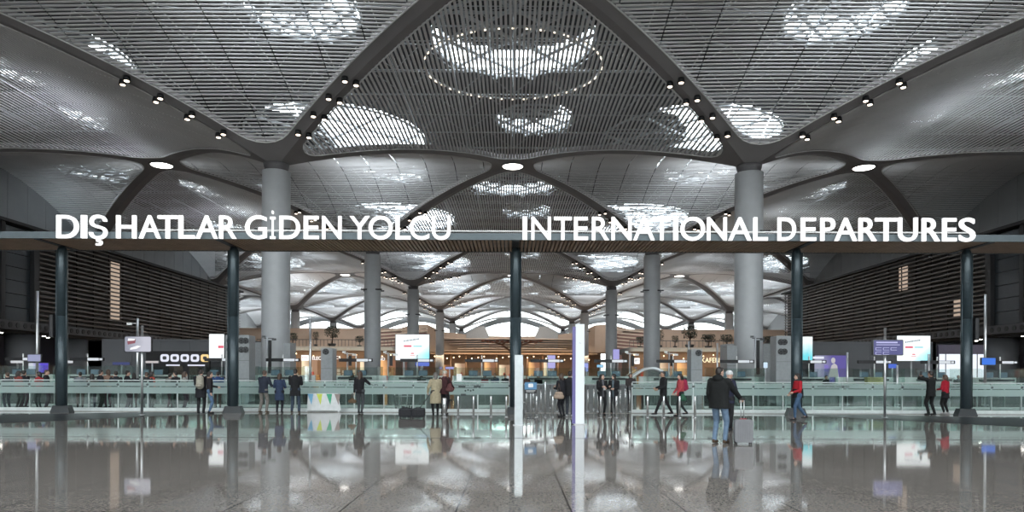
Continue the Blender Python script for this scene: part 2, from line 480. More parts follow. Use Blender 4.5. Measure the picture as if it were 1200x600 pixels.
for (cx, cy, r, bx, by, rb) in sky_holes:
    if cy < 30 or (abs(cx) > 60 and cy < 120): continue
    w = MB(); w.disc((cx, cy, DZ+.15), r+.3, n=32, th=.04)
    g = struct(w.build('window_%d' % n_w, m_pane))
    fr = MB(); vert = by == cy
    for k in range(-3, 4):
        o_ = k*r/3.5; h = math.sqrt(max(0, r*r-o_*o_))
        fr.box(cx+o_-.06, cx+o_+.06, cy-h, cy+h, DZ-.1, DZ+.1)
        fr.box(cx-h, cx+h, cy+o_-.06, cy+o_+.06, DZ-.1, DZ+.1)
    for (ax_, ay_) in ((1,1),(1,-1)):
        for o_ in (-.5, .1, .6):
            L_ = r*math.sqrt(1-o_*o_)*.7; qx, qy = cx+ay_*o_*r*.7, cy-ax_*o_*r*.7
            fr.tube((qx-ax_*L_, qy-ay_*L_, DZ-.55), (qx+ax_*L_, qy+ay_*L_, DZ-.55), .13, n=6, cap=False)
    # glowing edge studs are separate; steel ring
    for k in range(36):
        t0, t1 = 2*PI*k/36, 2*PI*(k+1)/36
        fr.tube((cx+r*math.cos(t0), cy+r*math.sin(t0), DZ-.2), (cx+r*math.cos(t1), cy+r*math.sin(t1), DZ-.2), .1, n=5, cap=False)
    struct(fr.build('window_%d_frame' % n_w, m_truss)); n_w += 1
for (y0, y1) in ((34, 70), (70, 106), (106, 147), (147, 188), (188, 224), (224, 260)):
    tr = MB(); xw = 54 if y1 <= 106 else 90; gy = (y1-y0)/8; zt, zb = DZ-.25, DZ-1.1
    nx = int(2*xw/4.5)
    for j in range(8):
        yy = y0+j*gy
        tr.tube((-xw, yy, zb), (xw, yy, zb), .035, n=4, cap=False)
        tr.tube((-xw, yy+gy/2, zt), (xw, yy+gy/2, zt), .035, n=4, cap=False)
    for i in range(nx+1):
        xx = -xw+i*4.5
        tr.tube((xx, y0, zb), (xx, y1, zb), .035, n=4, cap=False)
        for j in range(8):
            yy = y0+j*gy
            for (a, b_) in ((-2.25, .5), (2.25, .5), (-2.25, -.5), (2.25, -.5)):
                tr.tube((xx, yy, zb), (xx+a, yy+b_*gy, zt), .028, n=3, cap=False)
    struct(tr.build('roof_truss', m_truss))
# ring of small lamps round the nearest rooflight
b = MB()
for k in range(44):
    t = 2*PI*k/44
    c = Vector((6.75*math.cos(t), 52+5.95*math.sin(t), 24.95)); u = Vector((-math.sin(t), math.cos(t), 0))*.22
    b.tube(c-u, c+u, .045, n=6)
rl = thing('ring_light', 'ring of small warm lamp dashes around the round rooflight at the hall centre', 'ring light', (0,52,24.95))
o = b.build('lamp', emis('ring_warm', (1,.85,.65), 2.6), rl); o['kind'] = 'stuff'; o.location = (0,-52,-24.95)
b = MB()
for k in range(36):
    t0, t1 = 2*PI*k/36, 2*PI*(k+1)/36
    b.tube((6.75*math.cos(t0), 5.95*math.sin(t0), .1), (6.75*math.cos(t1), 5.95*math.sin(t1), .1), .07, n=5, cap=False)
b.build('ring_rail', m_truss, rl)

# ------------- columns
def column(x, y, lab, hasbase=True):
    t = thing('column', lab, 'column', (x, y, 0))
    MB().loft([(0,0,0,1.04,1.04),(0,0,5,1.04,1.04),(0,0,10,1.04,1.04),(0,0,H0-.35,1.04,1.04)], 40).build('shaft', m_col, t)
    MB().loft([(0,0,H0-.35,.86,.86),(0,0,H0-.1,.86,.86),(0,0,H0-.02,.9,.9),(0,0,H0+.25,.95,.95)], 40, cap=True).build('collar', m_collar, t)
    b = MB()
    for k in range(4):
        a = PI/4+k*PI/2+PI/2
        b.box(-.55+math.cos(a)*1.1, .55+math.cos(a)*1.1, -.12+math.sin(a)*1.1, .12+math.sin(a)*1.1, 12.35, 12.5)
    b.build('light_shelf', m_black, t)
    return t
side = {-18: 'left', 18: 'right'}
for sx in (-18, 18):
    column(sx, 52, 'thick round grey column nearest the camera, behind the %s half of the sign gantry' % side[sx])
    column(sx, 88, 'round grey column in the second row, %s of centre, inside its nearest neighbour' % side[sx])
    column(sx, 124, 'slimmer-looking grey column in the third row, %s of the central post' % side[sx])
    column(sx, 170, 'far grey column before the food hall, %s of centre in the fourth row' % side[sx])
    column(sx, 206, 'short column stub of the fifth row above the wooden hall front, %s of centre' % side[sx])
    column(sx, 242, 'farthest tiny column stub by the end glazing, %s of centre' % side[sx])
for sx in (-54, 54):
    s_ = 'left' if sx < 0 else 'right'
    column(sx, 170, 'far outer column seen close inside the nearest %s column' % s_)
    column(sx, 206, 'farthest outer column below the %s inverted vault tip' % s_)
# dome lamps on the vault nodes
for (x, y, w) in ((0,70,'centre, above the gap in the sign gantry'),(-36,70,'left, above the Turkish words'),(36,70,'right, above the English words'),
                  (0,147,'far centre of the hall'),(-36,147,'far left of centre'),(36,147,'far right of centre'),(-36,106,'middle bay, left'),(36,106,'middle bay, right')):
    t = thing('ceiling_lamp', 'round white ceiling lamp on the rib crossing, '+w, 'ceiling lamp', (x, y, rib_h(1)))
    MB().loft([(0,0,-.02,1.05,1.05),(0,0,-.1,1.0,1.0),(0,0,-.16,.7,.7)], 28).build('diffuser', m_lamp, t)
    MB().loft([(0,0,.1,1.2,1.2),(0,0,-.1,1.18,1.18),(0,0,-.1,1.06,1.06),(0,0,.1,1.06,1.06)], 28, cap=False).build('rim', m_collar, t)
# twin spotlights along the ribs
sp0 = None
def spot_proto():
    t = thing('twin_spotlight', '', 'spotlight')
    for sx in (-.42, .42):
        h = MB().loft([(sx,0,.22,.2,.2),(sx,0,-.1,.24,.24),(sx,0,-.1,.2,.2)], 14, cap=True).build('housing', m_black, t)
        MB().loft([(sx,0,-.09,.17,.17),(sx,0,-.13,.14,.14)], 12).build('lamp', m_warm, h)
    return t
for ri, y in enumerate([52, 88, 124, 170, 206]):
    fr = (y-ROWS[ri])/2; bk = rowgap(ri+1)/2 if ri+2 < len(ROWS) else 18
    rown = ['nearest', 'second', 'third', 'fourth', 'farthest'][ri]
    for sx in (-18, 18):
        for dx in (-1, 1):
            for dy in (-1, 1):
                if dy > 0 and ri < 1: continue
                for k, tt in enumerate((.165, .25, .33, .41)):
                    x = sx+18*tt*dx; yy = y+(fr if dy < 0 else bk)*tt*dy
                    out = 'outwards' if dx*sx > 0 else 'inwards'
                    lb = '%s spotlight pair up the rib running %s and %s from the %s-row %s column' % (['lowest','second','third','highest'][k], out, 'forward' if dy < 0 else 'back', rown, side[sx])
                    loc = (x, yy, rib_h(tt)-.12)
                    ang = math.atan2(dy, dx)
                    if sp0 is None: sp0 = spot_proto(); sp0.location = loc; sp0['label'] = lb; sp0['group'] = 'spotlights along the vault ribs'; sp0.rotation_euler = (0,0,ang+PI/2)
                    else: dup(sp0, loc, ang+PI/2, lb)
# ---------------------------------------------------------------- side walls
def arch_wall(sg, y0, y1, nm):
    """grey wall filling the vault arch between two columns"""
    b = MB(); n = 24; x = sg*54
    cy = (y0+y1)/2; h = (y1-y0)/2; vs = []
    for i in range(n+1):
        y = y0+(y1-y0)*i/n; c = (y-cy)/h
        vs += [(x, y, 0), (x, y, DZ)]
    b.add(vs, [(2*i, 2*i+2, 2*i+3, 2*i+1) for i in range(n)])
    for i in range(1, 12):
        y = y0+(y1-y0)*i/12
        b.box(x-.03 if sg < 0 else x-.03, x+.03, y-.03, y+.03, 6, surf((y-cy)/h, 0)-.1)
    b.box(min(x, x+sg*.4), max(x, x+sg*.4), y0, y1, 0, H0)
    return struct(b.build(nm, m_wall))
m_louv = mat('louvre_bronze', (.13,.112,.10), .38, .35, noise=(.6,.2))
m_dark = mat('wall_dark', (.03,.032,.036), .5)
m_panel = mat('dark_glass_panel', (.03,.036,.042), .15)
m_beamk = mat('black_beam', (.02,.02,.022), .5)
m_dl = emis('downlight', (1,.95,.88), 14)
m_uc = mat('undercroft_wall', (.13,.135,.145), .5, noise=(.4,.06))
for sg, side_ in ((-1, 'left'), (1, 'right')):
    for (a, b_) in ((16, 52), (52, 88), (88, 124)): arch_wall(sg, a, b_, 'wall_%s' % side_)
    struct(MB().box(min(sg*54, sg*54.4), max(sg*54, sg*54.4), -22, 16, 0, 26).build('wall_%s' % side_, m_wall))
    struct(MB().box(min(sg*90, sg*90.4), max(sg*90, sg*90.4), 124, 290, 0, 26).build('wall_%s' % side_, m_wall))
    struct(MB().box(min(sg*54.4, sg*92), max(sg*54.4, sg*92), 123.6, 124, 0, 26).build('wall_%s' % side_, m_wall))
    # projecting louvred storey
    def sx(a, b): return (min(sg*a, sg*b), max(sg*a, sg*b))
    vol = MB(); x0, x1 = sx(48.6, 54)
    vol.box(x0, x1, 69, 120.5, 6.6, 15.9); vol.box(x0, x1, 40, 64, 6.6, 15.9)
    struct(vol.build('wall_%s' % side_, m_dark))
    tr = MB(); x0, x1 = sx(47.6, 54)
    tr.box(x0, x1, 40, 121, 5.7, 6.6)
    tr.box(x0, x1, 40, 121, 15.9, 16.2)
    tr.box(*sx(47.9, 48.6), 64, 64.5, 6.6, 16); tr.box(*sx(47.9, 48.6), 68.4, 69.2, 6.6, 16)
    struct(tr.build('trim_1' if sg < 0 else 'trim_2', m_beamk))
    gp = MB()
    for k in range(7): gp.box(*sx(48.3, 48.6), 64.55, 68.35, 6.7+k*1.3, 6.7+k*1.3+1.24)
    struct(gp.build('window_%d' % (n_w+(0 if sg < 0 else 1)), m_panel))
    lv = thing('louvre_screen', 'long bronze louvre screen along the upper %s side of the hall' % side_, 'louvre screen', (sg*48, 95, 6.6))
    lb = MB(); K = 19
    for k in range(K):
        z = .3+k*9.2/K
        for (a, b_) in ((69.3-95, 120.5-95), (40-95, 63.8-95)):
            xi, xo = (0, sg*.42)
            lb.add([(xi,a,z),(xo,a,z+.13),(xo,b_,z+.13),(xi,b_,z),(xi,a,z+.16),(xo,a,z+.29),(xo,b_,z+.29),(xi,b_,z+.16)],
                   [(0,3,2,1),(4,5,6,7),(0,1,5,4),(1,2,6,5),(2,3,7,6),(3,0,4,7)])
    lb.build('louvre_blades', m_louv, lv)
    ps = MB()
    for k in range(18): y = 70-95+k*3; x0, x1 = sx(.42, .52); ps.box(x0, x1, y-.05, y+.05, 0, 9.2)
    ps.build('support_frame', m_beamk, lv)
    # small lit windows behind the louvres
    for (px, y0, y1) in (((140, 308, 374),) if sg < 0 else ((1053, 313, 340), (1118, 349, 372))):
        d = 48*F/abs(px-600); z1, z0 = Z(px, y0, d), Z(px, y1, d)
        o = MB().box(*sx(48.52, 48.58), d-.9, d+.9, z0, z1).build('window_%d' % (n_w+5+int(px)), emis('warm_window', (.8,.62,.48), .6))
        struct(o)
    # pierced service duct under the louvres
    du = thing('service_duct', 'black beam pierced by a row of round holes under the %s louvre screen' % side_, 'duct beam', (sg*47.5, 40, 5.75))
    x0, x1 = sx(0, .09)
    dm = MB().box(x0, x1, 0, 81, 0, .85); dm.build('beam', mat('duct_dark', (.05,.05,.055), .4), du)
    hm = MB()
    for k in range(80): hm.disc((-sg*.02, .6+k, .42), .26, (1,0,0), n=12, th=.05)
    o = hm.build('round_hole', m_black, du); o['kind'] = 'stuff'
    # undercroft: wall under the louvres beyond y=72, open recess nearer
    w = MB(); w.box(*sx(48.2, 48.6), 83, 121, 0, 5.7)
    for k in range(14): y = 84+k*2.7; w.box(*sx(48.15, 48.2), y-.02, y+.02, 0, 5.7)
    struct(w.build('wall_%s' % side_, m_uc))
    struct(MB().box(*sx(48.6, 54), 40, 83, 5.5, 5.7).build('ceiling', m_dark))
    struct(MB().box(*sx(53.6, 54), 40, 83, 0, 5.7).build('wall_%s' % side_, mat('wall_purple_dark', (.06,.055,.08), .5)))
    for k, yy in enumerate((62, 70, 78)):
        t = thing('column', '%s thick grey column under the %s louvred storey' % (['nearest','middle','farthest'][k], side_), 'column', (sg*50.2, yy, 0))
        MB().loft([(0,0,0,1.5,1.5),(0,0,5.7,1.5,1.5)], 32).build('shaft', m_uc, t)
    for k in range(8):
        t = tag(MB().loft([(0,0,0,.16,.16),(0,0,-.05,.13,.13)], 10).build('downlight', m_dl),
                'small downlight number %s from the entrance under the %s louvred storey' % (['one','two','three','four','five','six','seven','eight'][k], side_), 'downlight', 'downlights under the louvred storeys')
        t.location = (sg*(49.4+(k % 2)*1.6), 60+k*3, 5.5)
# end glazing
gl = MB()
for k in range(46): x = -90+4*k; gl.box(x-.07, x+.07, 262, 262.25, 0, 26)
for k in range(9): gl.box(-90, 90, 262, 262.2, 2+3*k-.06, 2+3*k+.06)
struct(gl.build('window_60_frame', m_truss))
struct(MB().box(-90, 90, 262.3, 262.34, 0, 26).build('window_60', m_tint))
gl = MB()
for k in range(28): x = -54+4*k; gl.box(x-.08, x+.08, -22.3, -22, 0, 26)
for k in range(7): gl.box(-54, 54, -22.25, -22.05, .1+4*k, .25+4*k)
struct(gl.build('window_61_frame', m_truss))
bw = MB().box(-54, 54, -22.9, -22.5, 0, 5.5)  # unseen dark wall added behind the camera to darken low glass reflections
for k in range(14): bw.box(-52+8*k, -48.6+8*k, -22.52, -22.45, 0, 2.6)
struct(bw.build('wall_back', m_dark))
struct(MB().box(-54, 54, -22.44, -22.4, 0, 26).build('window_61', m_tint))  # unseen entrance facade, tinted glass added to cut bright reflections
b = MB()
for cx in (-72,-36,0,36,72):
    n = 30; vs = []
    for i in range(n+1):
        c = -1+2*i/n
        z = surf(c, 0)
        vs += [(cx+18*c, 261.6, z-1.6-.0*abs(c)), (cx+18*c, 261.6, z+.3), (cx+18*c, 260.4, z-1.6), (cx+18*c, 260.4, z+.3)]
    b.add(vs, [(4*i,4*i+4,4*i+6,4*i+2) for i in range(n)]+[(4*i+2,4*i+6,4*i+7,4*i+3) for i in range(n)], True)
struct(b.build('trim_3', m_truss))

# ---------------------------------------------------------------- sign gantry
GY = 26.25; GB = GY+2.55
m_fascia = mat('fascia_blue_grey', (.06,.08,.09), .35, .2)
m_woodk = mat('soffit_walnut', (.36,.24,.16), .5, noise=(2,.15))
ga = thing('sign_gantry', 'long low gantry with slatted walnut soffit crossing the hall on five dark posts', 'gantry', (0, GY, 6.78))
MB().box(-24, 24, 0, .08, 0, .26).build('fascia', m_fascia, ga)
b = MB().box(-24, 24, .08, 2.55, .16, .24); b.box(-24, 24, 2.5, 2.58, -.02, .26)
b.build('deck', m_dgrey, ga)
b = MB(); k = 0
x = -24
while x < 24:
    b.box(x, x+.10, .08, 2.5, .0, .14); x += .155
o = b.build('soffit_slats', m_woodk, ga)
MB().tube((-14.1+.0,-.03,.325), (17.6,-.03,.325), .03, n=6).build('letter_rail', m_white, ga)
for px in (72.5, 273.5, 604, 933, 1132):
    x = X(px, 27.8)
    MB().box(x-.12, x+.12, .08, 2.5, -.03, .16).build('cross_beam', m_beamk, ga)
for k, px in enumerate((72.5, 273.5, 604, 933, 1132)):
    x = X(px, 27.8); w_ = ['leftmost', 'second from left', 'centre', 'second from right', 'rightmost'][k]
    t = thing('gantry_post', 'round blue-black steel post with flared foot under the sign gantry, '+w_, 'post', (x, 27.8, 0), 0, 'posts of the sign gantry')
    b = MB().loft([(0,0,.28,.2,.2),(0,0,3.9,.2,.2),(0,0,3.9,.185,.185),(0,0,3.93,.185,.185),(0,0,3.93,.2,.2),(0,0,6.55,.2,.2),(0,0,6.76,.13,.13)], 28)
    b.build('shaft', m_post, t)
    b = MB(); vs = [(-.4,-.14,0),(.4,-.14,0),(.4,.2,0),(-.4,.2,0),(-.3,-.12,.28),(.3,-.12,.28),(.3,.18,.28),(-.3,.18,.28)]
    b.add(vs, [(0,3,2,1),(4,5,6,7),(0,1,5,4),(1,2,6,5),(2,3,7,6),(3,0,4,7)]); b.build('foot', mat('post_foot', (.014,.018,.021), .4), t)
    b = MB(); b.tube((.21,-.06,.3), (.21,-.06,6.6), .02, n=6); b.tube((-.21,-.06,.3), (-.21,-.06,6.6), .02, n=6); b.build('edge_trim', m_post, t)
    if k in (0, 4):
        s_ = -1 if k == 0 else 1
        b = MB().rbox(s_*.2-.0 if s_ > 0 else -.36, .36 if s_ > 0 else -.2, -.28, -.06, 2.7+.35, 3.95, .04)
        tag(b.build('line_speaker', m_black), 'slim black column loudspeaker on the %s gantry post' % w_, 'loudspeaker').location = (x, 27.8, 0)
m_let = emis('letter_lit_white', (1,1,1), 1.25)
m_let2 = mat('letter_return', (.8,.8,.8), .4)
def sign(txt, spans, lab):
    t = thing('lettering_sign', lab, 'sign', (0, GY-.12, 6.8))
    z0 = Z(600, 280.9, GY-.12)-6.8; z1 = Z(600, 253.9, GY-.12)-6.8; y = GY-.12
    for ch, (a, b_) in zip(txt, spans):
        xa, xb = X(a, y), X(b_, y); za, zb = z0, z1; ov = .015 if ch in 'OCGSUŞ' else 0
        if ch == 'Ş': za = z0-.26
        if ch == 'İ': zb = z1+.2
        text_fit(ch, xa, xb, za-ov, zb+ov, 0, m_let, t, 'letter', off=.006 if ch not in 'Iİ' else 0, depth=.1)
    return t
sign('DIŞHATLARGİDENYOLCU', [(66,91.5),(94.8,101),(104,125),(136,159),(162.5,187.5),(184.5,207.5),(209,227.5),(229,254.5),(256.5,276.5),(287,312),(316,322),(327,351),(355.5,373),(377,399.5),(409,432.5),(431.5,459.5),(463,480.5),(479.5,502.5),(505.5,527.5)],
     'white lit Turkish sign on the gantry reading DIŞ HATLAR GİDEN YOLCU')
sign('INTERNATIONALDEPARTURES', [(611.8,617.2),(622,645),(648.5,669.5),(672,688.5),(693,713),(716,739.5),(741.5,766.5),(764.5,785.5),(788.5,794),(796.8,825.5),(828,851),(853,880),(882.3,899),(910.8,932),(938,955.5),(961,978),(977.5,1003.5),(1005.8,1026.5),(1025,1050.5),(1052,1074.5),(1080,1100.5),(1104,1120),(1123.5,1142)],
     'white lit English sign on the gantry reading INTERNATIONAL DEPARTURES')

# ---------------------------------------------------------------- glass barrier
BY = 29.2
m_gk = mat('rail_grey_green', (.55,.6,.59), .35)
m_txt = mat('film_text', (.04,.05,.05), .5)
def barrier(x0, x1, y, lab, top=1.32, text=None, tx=None, film=True):
    t = thing('glass_barrier', lab, 'barrier', ((x0+x1)/2, y, 0)); h = (x1-x0)/2
    n = max(1, round((x1-x0)/1.28)); w = (x1-x0)/n
    MB().rbox(-h, h, -.07, .07, 0, .13, .02, axis='x').build('base_channel', m_gk, t)
    for k in range(n):
        a = -h+k*w
        MB().box(a+.015, a+w-.015, -.006, .006, .1, top-.03).build('glass_pane', m_glassrail, t)
    if film:
        f = MB().box(-h, h, -.012, -.008, .74, 1.02); f.box(-h, h, -.012, -.008, 1.05, 1.22)
        f.build('frosted_band', m_frost, t)
    MB().box(-h, h, -.03, .03, top-.04, top).build('top_rail', m_gk, t)
    po = MB()
    for k in range(n+1):
        a = -h+k*w; MB().box(a-.025, a+.025, .01, .08, 0, top-.05).build('post', m_steel, t)
        MB().disc((a+.0, -.02, 1.12), .045, (0,1,0), n=12, th=.05).build('glass_clamp', m_dgrey, t)
    if text:
        for (tt, a, b_) in text: text_fit(tt, X(a, y)-(x0+x1)/2, X(b_, y)-(x0+x1)/2, 1.09, 1.18, -.016, m_txt, t, 'lettering', depth=.004)
    return t
barrier(-32, X(519, BY), BY, 'long glass barrier left of the centre gap with frosted band and steel posts', text=[('DIŞ HATLAR', 392, 444)])
barrier(X(523, 29.0), X(597, 29.0), 29.0, 'frosted glass barrier panel group between the coat couple and the centre post', text=[('INTERNATIONAL DEPARTURES', 530, 567)])
barrier(X(741, 29.0), X(812, 29.0), 29.0, 'short frosted glass barrier behind the walking pair', text=[('DIŞ HATLAR GİDEN', 745, 775)])
barrier(X(813, BY), 32, BY, 'long glass barrier running to the far right of the hall', text=[('INTERNATIONAL DEPARTURES', 958, 995), ('INTERNATIONAL DEPARTURES', 1100, 1135)])
def pictos(x0, x1, lab):
    pass
b = MB()
for (px, w) in ((542, 5), (558, 5), (540, 3), (556, 3)):
    pass
# notice board pictograms applied on the frosted panels
for px0, lab in ((540, 'left'), (832, 'right')):
    t = thing('wayfinding_strip', 'dark pictogram notice on the frosted glass %s' % ('beside the bollard row' if lab == 'left' else 'left of the man with the suitcase'), 'notice', (X(px0, 28.95), 28.95, .78))
    for k, (dx, w, z) in enumerate(((-.1, .3, .3), (.55, .3, .3), (.0, .22, -.05))):
        MB().rbox(dx, dx+w, 0, .006, z-.04, z+.05, .02, axis='y').build('arrow_tab', m_txt, t)
    b = MB()
    for k in range(4): b.disc((.2+k*.11, 0, .13+.03*(k % 2)), .04, (0,1,0), n=10, th=.008)
    b.build('pictogram', m_txt, t)
# inner barriers (queue lines) behind the first glass
for k, (a, b_, y) in enumerate(((-32, X(500, 33), 32.6), (X(560, 33), X(598, 33), 32.9), (X(755, 33), X(815, 33), 32.9), (X(822, 33), 34, 32.6))):
    barrier(a, b_, y, 'second glass queue barrier, %s, standing behind the front glass' % ['left half', 'beside the centre post', 'right of centre', 'right half'][k], top=1.2, film=False)
# ---------------------------------------------------------------- bollards
m_bol = mat('bollard_steel', (.55,.56,.56), .25, .85)
bl = [(521,.085,466),(537,.04,464),(555,.04,464),(575.5,.04,464),(593.5,.04,464),(629,.04,464),(639,.04,447),(648,.04,464),
      (704,.045,464),(714.5,.045,458),(722.5,.045,464),(759,.045,464),(778,.045,464),(796.5,.045,464),(814.5,.045,464)]
bn = ['thick steel bollard in front of the coat couple', 'first slim bollard right of the coat couple', 'second slim bollard right of the coat couple', 'third slim bollard right of the coat couple',
      'slim bollard just left of the centre gantry post', 'slim bollard left of the blue notice', 'tall slim barrier pole behind the blue notice', 'slim bollard left of the embracing pair',
      'bollard in front of the left staff woman', 'taller bollard between the two staff women', 'bollard in front of the right staff woman', 'bollard left of the striding man', 'bollard in front of the striding man',
      'bollard in front of the woman with backpack', 'bollard right of the woman with backpack']
for (px, r, ty), nm in zip(bl, bn):
    d = 25.6; z = Z(px, ty, d)
    t = thing('bollard', 'polished steel '+nm if 'steel' not in nm else nm, 'bollard', (X(px, d), d, 0), 0, 'steel bollards across the gap')
    MB().loft([(0,0,0,r,r),(0,0,z-.03,r,r),(0,0,z,r*.7,r*.7)], 14).build('shaft', m_bol, t)
    MB().loft([(0,0,0,r*1.9,r*1.9),(0,0,.02,r*1.8,r*1.8),(0,0,.03,r*1.1,r*1.1)], 14).build('base_ring', m_bol, t)
# queue gate posts behind the gap
rn = random.Random(3); k = 0
for row, d in enumerate((28.8, 31.5, 34.5)):
    for px in (616, 634, 655, 690, 697, 707, 716, 725, 734)[row::1]:
        pass
gp_ = [(617,29.6),(625,31.5),(634,29.6),(645,33),(653,29.6),(689,29.6),(696,32),(701,29.6),(709,33.5),(727,29.6),(733,32),(738,29.6),(664,32.5)]
for i, (px, d) in enumerate(gp_):
    t = thing('queue_post', 'slim steel gate post in the centre gap, %s' % ['beside the centre post','behind the blue notice','left of the blue notice edge','in the back row behind the notice','left of the embracing pair','just right of the tall totem','behind the tall totem edge','left of the two staff women','back row behind the left staff woman','right of the two staff women','back row right of the staff women','beside the short frosted glass','back row behind the embracing pair'][i], 'post', (X(px,d), d, 0), 0, 'queue gate posts in the centre gap')
    MB().loft([(0,0,0,.035,.035),(0,0,1.1,.035,.035)], 10).build('shaft', m_bol, t)
    MB().loft([(0,0,0,.08,.08),(0,0,.02,.07,.07)], 10).build('base_ring', m_bol, t)
    MB().rbox(-.05, .05, -.04, .04, .98, 1.12, .02).build('belt_head', m_dgrey, t)

# ---------------------------------------------------------------- totems & notices near the gate
m_tot = mat('totem_silver', (.62,.66,.67), .28, .35)
m_totlit = emis('totem_lit', (.86,.95,1), .95)
d = 22.0
t = thing('totem', 'tall slim white lit totem right of the centre post', 'totem', (X(679.5, d), d, 0))
h = Z(679, 380, d)
MB().rbox(-.14, .14, -.07, .07, .03, h, .02).build('face', m_totlit, t)
MB().rbox(-.24, -.14, -.05, .07, .03, h-.08, .01).build('violet_side', emis('violet_side', (.22,.2,.6), .55), t)
MB().rbox(-.2, .2, -.12, .12, 0, .03, .02).build('base_plate', m_steel, t)
text_fit('DIŞ HATLAR', -.03, .03, h-.62, h-.6, -.075, m_txt, t, 'lettering', depth=.004)
d = 21.6
t = thing('totem', 'shorter silver totem standing in front of the centre gantry post', 'totem', (X(608, d), d, 0))
h = Z(608, 416, d)
MB().rbox(-.135, .135, -.07, .07, .02, h, .02).build('face', m_tot, t)
MB().rbox(-.18, .18, -.11, .11, 0, .02, .02).build('base_plate', m_steel, t)
d = 25.0
t = thing('notice_stand', 'blue notice with black lower half on a slim stand in the centre gap', 'notice', (X(622, d), d, 0))
z0, z1, zm = Z(622, 461, d), Z(622, 448, d), Z(622, 456.5, d)
MB().tube((0,.03,0),(0,.03,z1),.018).build('pole', m_steel, t)
MB().loft([(0,.03,0,.16,.16),(0,.03,.02,.15,.15)], 16).build('base_disc', m_dgrey, t)
MB().rbox(-.22, .22, -.01, .01, zm, z1, .01, axis='y').build('blue_panel', emis('blue_note', (.12,.38,.72), .55), t)
MB().rbox(-.22, .22, -.01, .01, z0, zm, .01, axis='y').build('black_panel', m_black, t)
b = MB().rbox(-.09, .09, -.016, -.011, zm+.08, z1-.05, .03, axis='y'); b.build('pictogram', m_white, t)
b = MB().box(-.17, .17, -.016, -.011, zm-.05, zm-.035); b.box(-.17, .12, -.016, -.011, zm-.09, zm-.078); b.build('lettering', m_white, t)

# ---------------------------------------------------------------- poles with screens
m_scr_blue = emis('screen_violet', (.06,.06,.22), 1.0)
m_ad = emis('ad_artwork', (.95,1,1), 1.1, ((0,math.radians(-35),0), .55, 1.0, (.1,.75,.9)))
m_adshort = m_ad
def pole(px, top, d, lab, r=.045, base=True, cam_=False):
    t = thing('signal_pole', lab, 'pole', (X(px, d), d, 0)); h = Z(px, top, d)
    MB().loft([(0,0,0,r,r),(0,0,h*.5,r,r),(0,0,h,r,r)], 14).build('shaft', m_steel, t)
    MB().loft([(0,0,0,r*2.6,r*2.6),(0,0,.03,r*2.4,r*2.4)], 16).build('base_plate', m_steel, t)
    if cam_:
        b = MB().tube((0,0,h-.25), (-.35,0,h-.25), .02); b.rbox(-.5,-.28,-.06,.06,h-.33,h-.22,.02)
        b.build('camera_arm', m_white, t)
    return t, h
dA = D(166, 486.5)
pA, hA = pole(166.5, 381.5, dA, 'steel pole carrying the grey display on the left, front one of two')
pB, hB = pole(161, 373, 33, 'taller steel pole with camera arm just behind the left display', .06, cam_=True)
t = thing('display_screen', 'rounded display with pale abstract picture on the left steel pole', 'screen', (X(164, dA), dA-.12, Z(164, 403.5, dA)))
w = 16*dA/F; h = 9.6*dA/F
MB().rbox(-w, w, -.03, .05, -h, h, .06, axis='y').build('frame', m_black, t)
MB().rbox(-w+.03, w-.03, -.036, -.03, -h+.03, h-.03, .05, axis='y').build('panel', emis('screen_pale', (.25,.26,.33), 1.0, ((0,0,0), .3, .9, (.5,.5,.58))), t)
b = MB().poly([(-.38,-.02),(-.1,.04),(-.08,.18),(-.34,.2),(-.4,.1)], -.041, -.037); b.build('picture_shape', emis('pic_red', (.22,.04,.06), 1), t)
b = MB().poly([(-.38,.12),(-.12,.14),(-.1,.2),(-.36,.22)], -.046, -.042); b.poly([(-.3,-.22),(-.05,-.18),(.12,-.08),(.0,-.05),(-.28,-.14)], -.041, -.037); b.build('picture_shape', emis('pic_white', (.9,.9,.92), 1), t)
def screen(px0, px1, py0, py1, d, lab, m, name='display_screen', depth=.12, post=None, deco=None):
    cx = (X(px0,d)+X(px1,d))/2; z1 = Z((px0+px1)/2, py0, d); z0 = Z((px0+px1)/2, py1, d); w = (X(px1,d)-X(px0,d))/2; h = (z1-z0)/2
    t = thing(name, lab, 'screen', (cx, d, 0))
    f = MB().rbox(-w, w, -.0, depth, z0, z1, min(.04, h*.3), axis='y').build('frame', m_dgrey, t)
    MB().rbox(-w+.03, w-.03, -.012, -.001, z0+.03, z1-.03, min(.03, h*.3), axis='y').build('panel', m, t)
    if post:
        for xx in post: MB().tube((xx*w, depth/2, 0), (xx*w, depth/2, z0+.05), .05).build('post', m_steel, t)
        if len(post) == 2 or 1: MB().rbox(-w*.6, w*.6, depth/2-.2, depth/2+.2, 0, .05, .04).build('base_plate', m_dgrey, t)
    if deco: deco(t, w, h, (z0+z1)/2)
    return t
m_red = emis('ad_red', (.75,.12,.18), 1.0); m_ink = emis('ad_ink', (.10,.16,.24), .8); m_cy = emis('ad_cyan', (.35,.75,.8), 1)
def ad(t, w, h, zc):
    for (a, b_, c, e_, m, nm) in ((-.5,-.05,.02,.16,m_red,'red_caption'), (.05,.55,.03,.14,m_cy,'cyan_caption'), (-.14,.14,-.62,-.58,m_red,'logo_line'), (-.09,.09,-.5,-.42,m_red,'logo')):
        MB().rbox(a*w, b_*w, -.02, -.014, zc+c*h, zc+e_*h, .01, axis='y').build(nm, m, t)
    b = MB()
    for k in range(9): b.box((-.5+.1*k)*w+k%2*.02, (-.43+.1*k)*w, -.02, -.014, zc+(.42+.02*k)*h, zc+(.52+.02*k)*h)
    b.build('headline', m_ink, t)
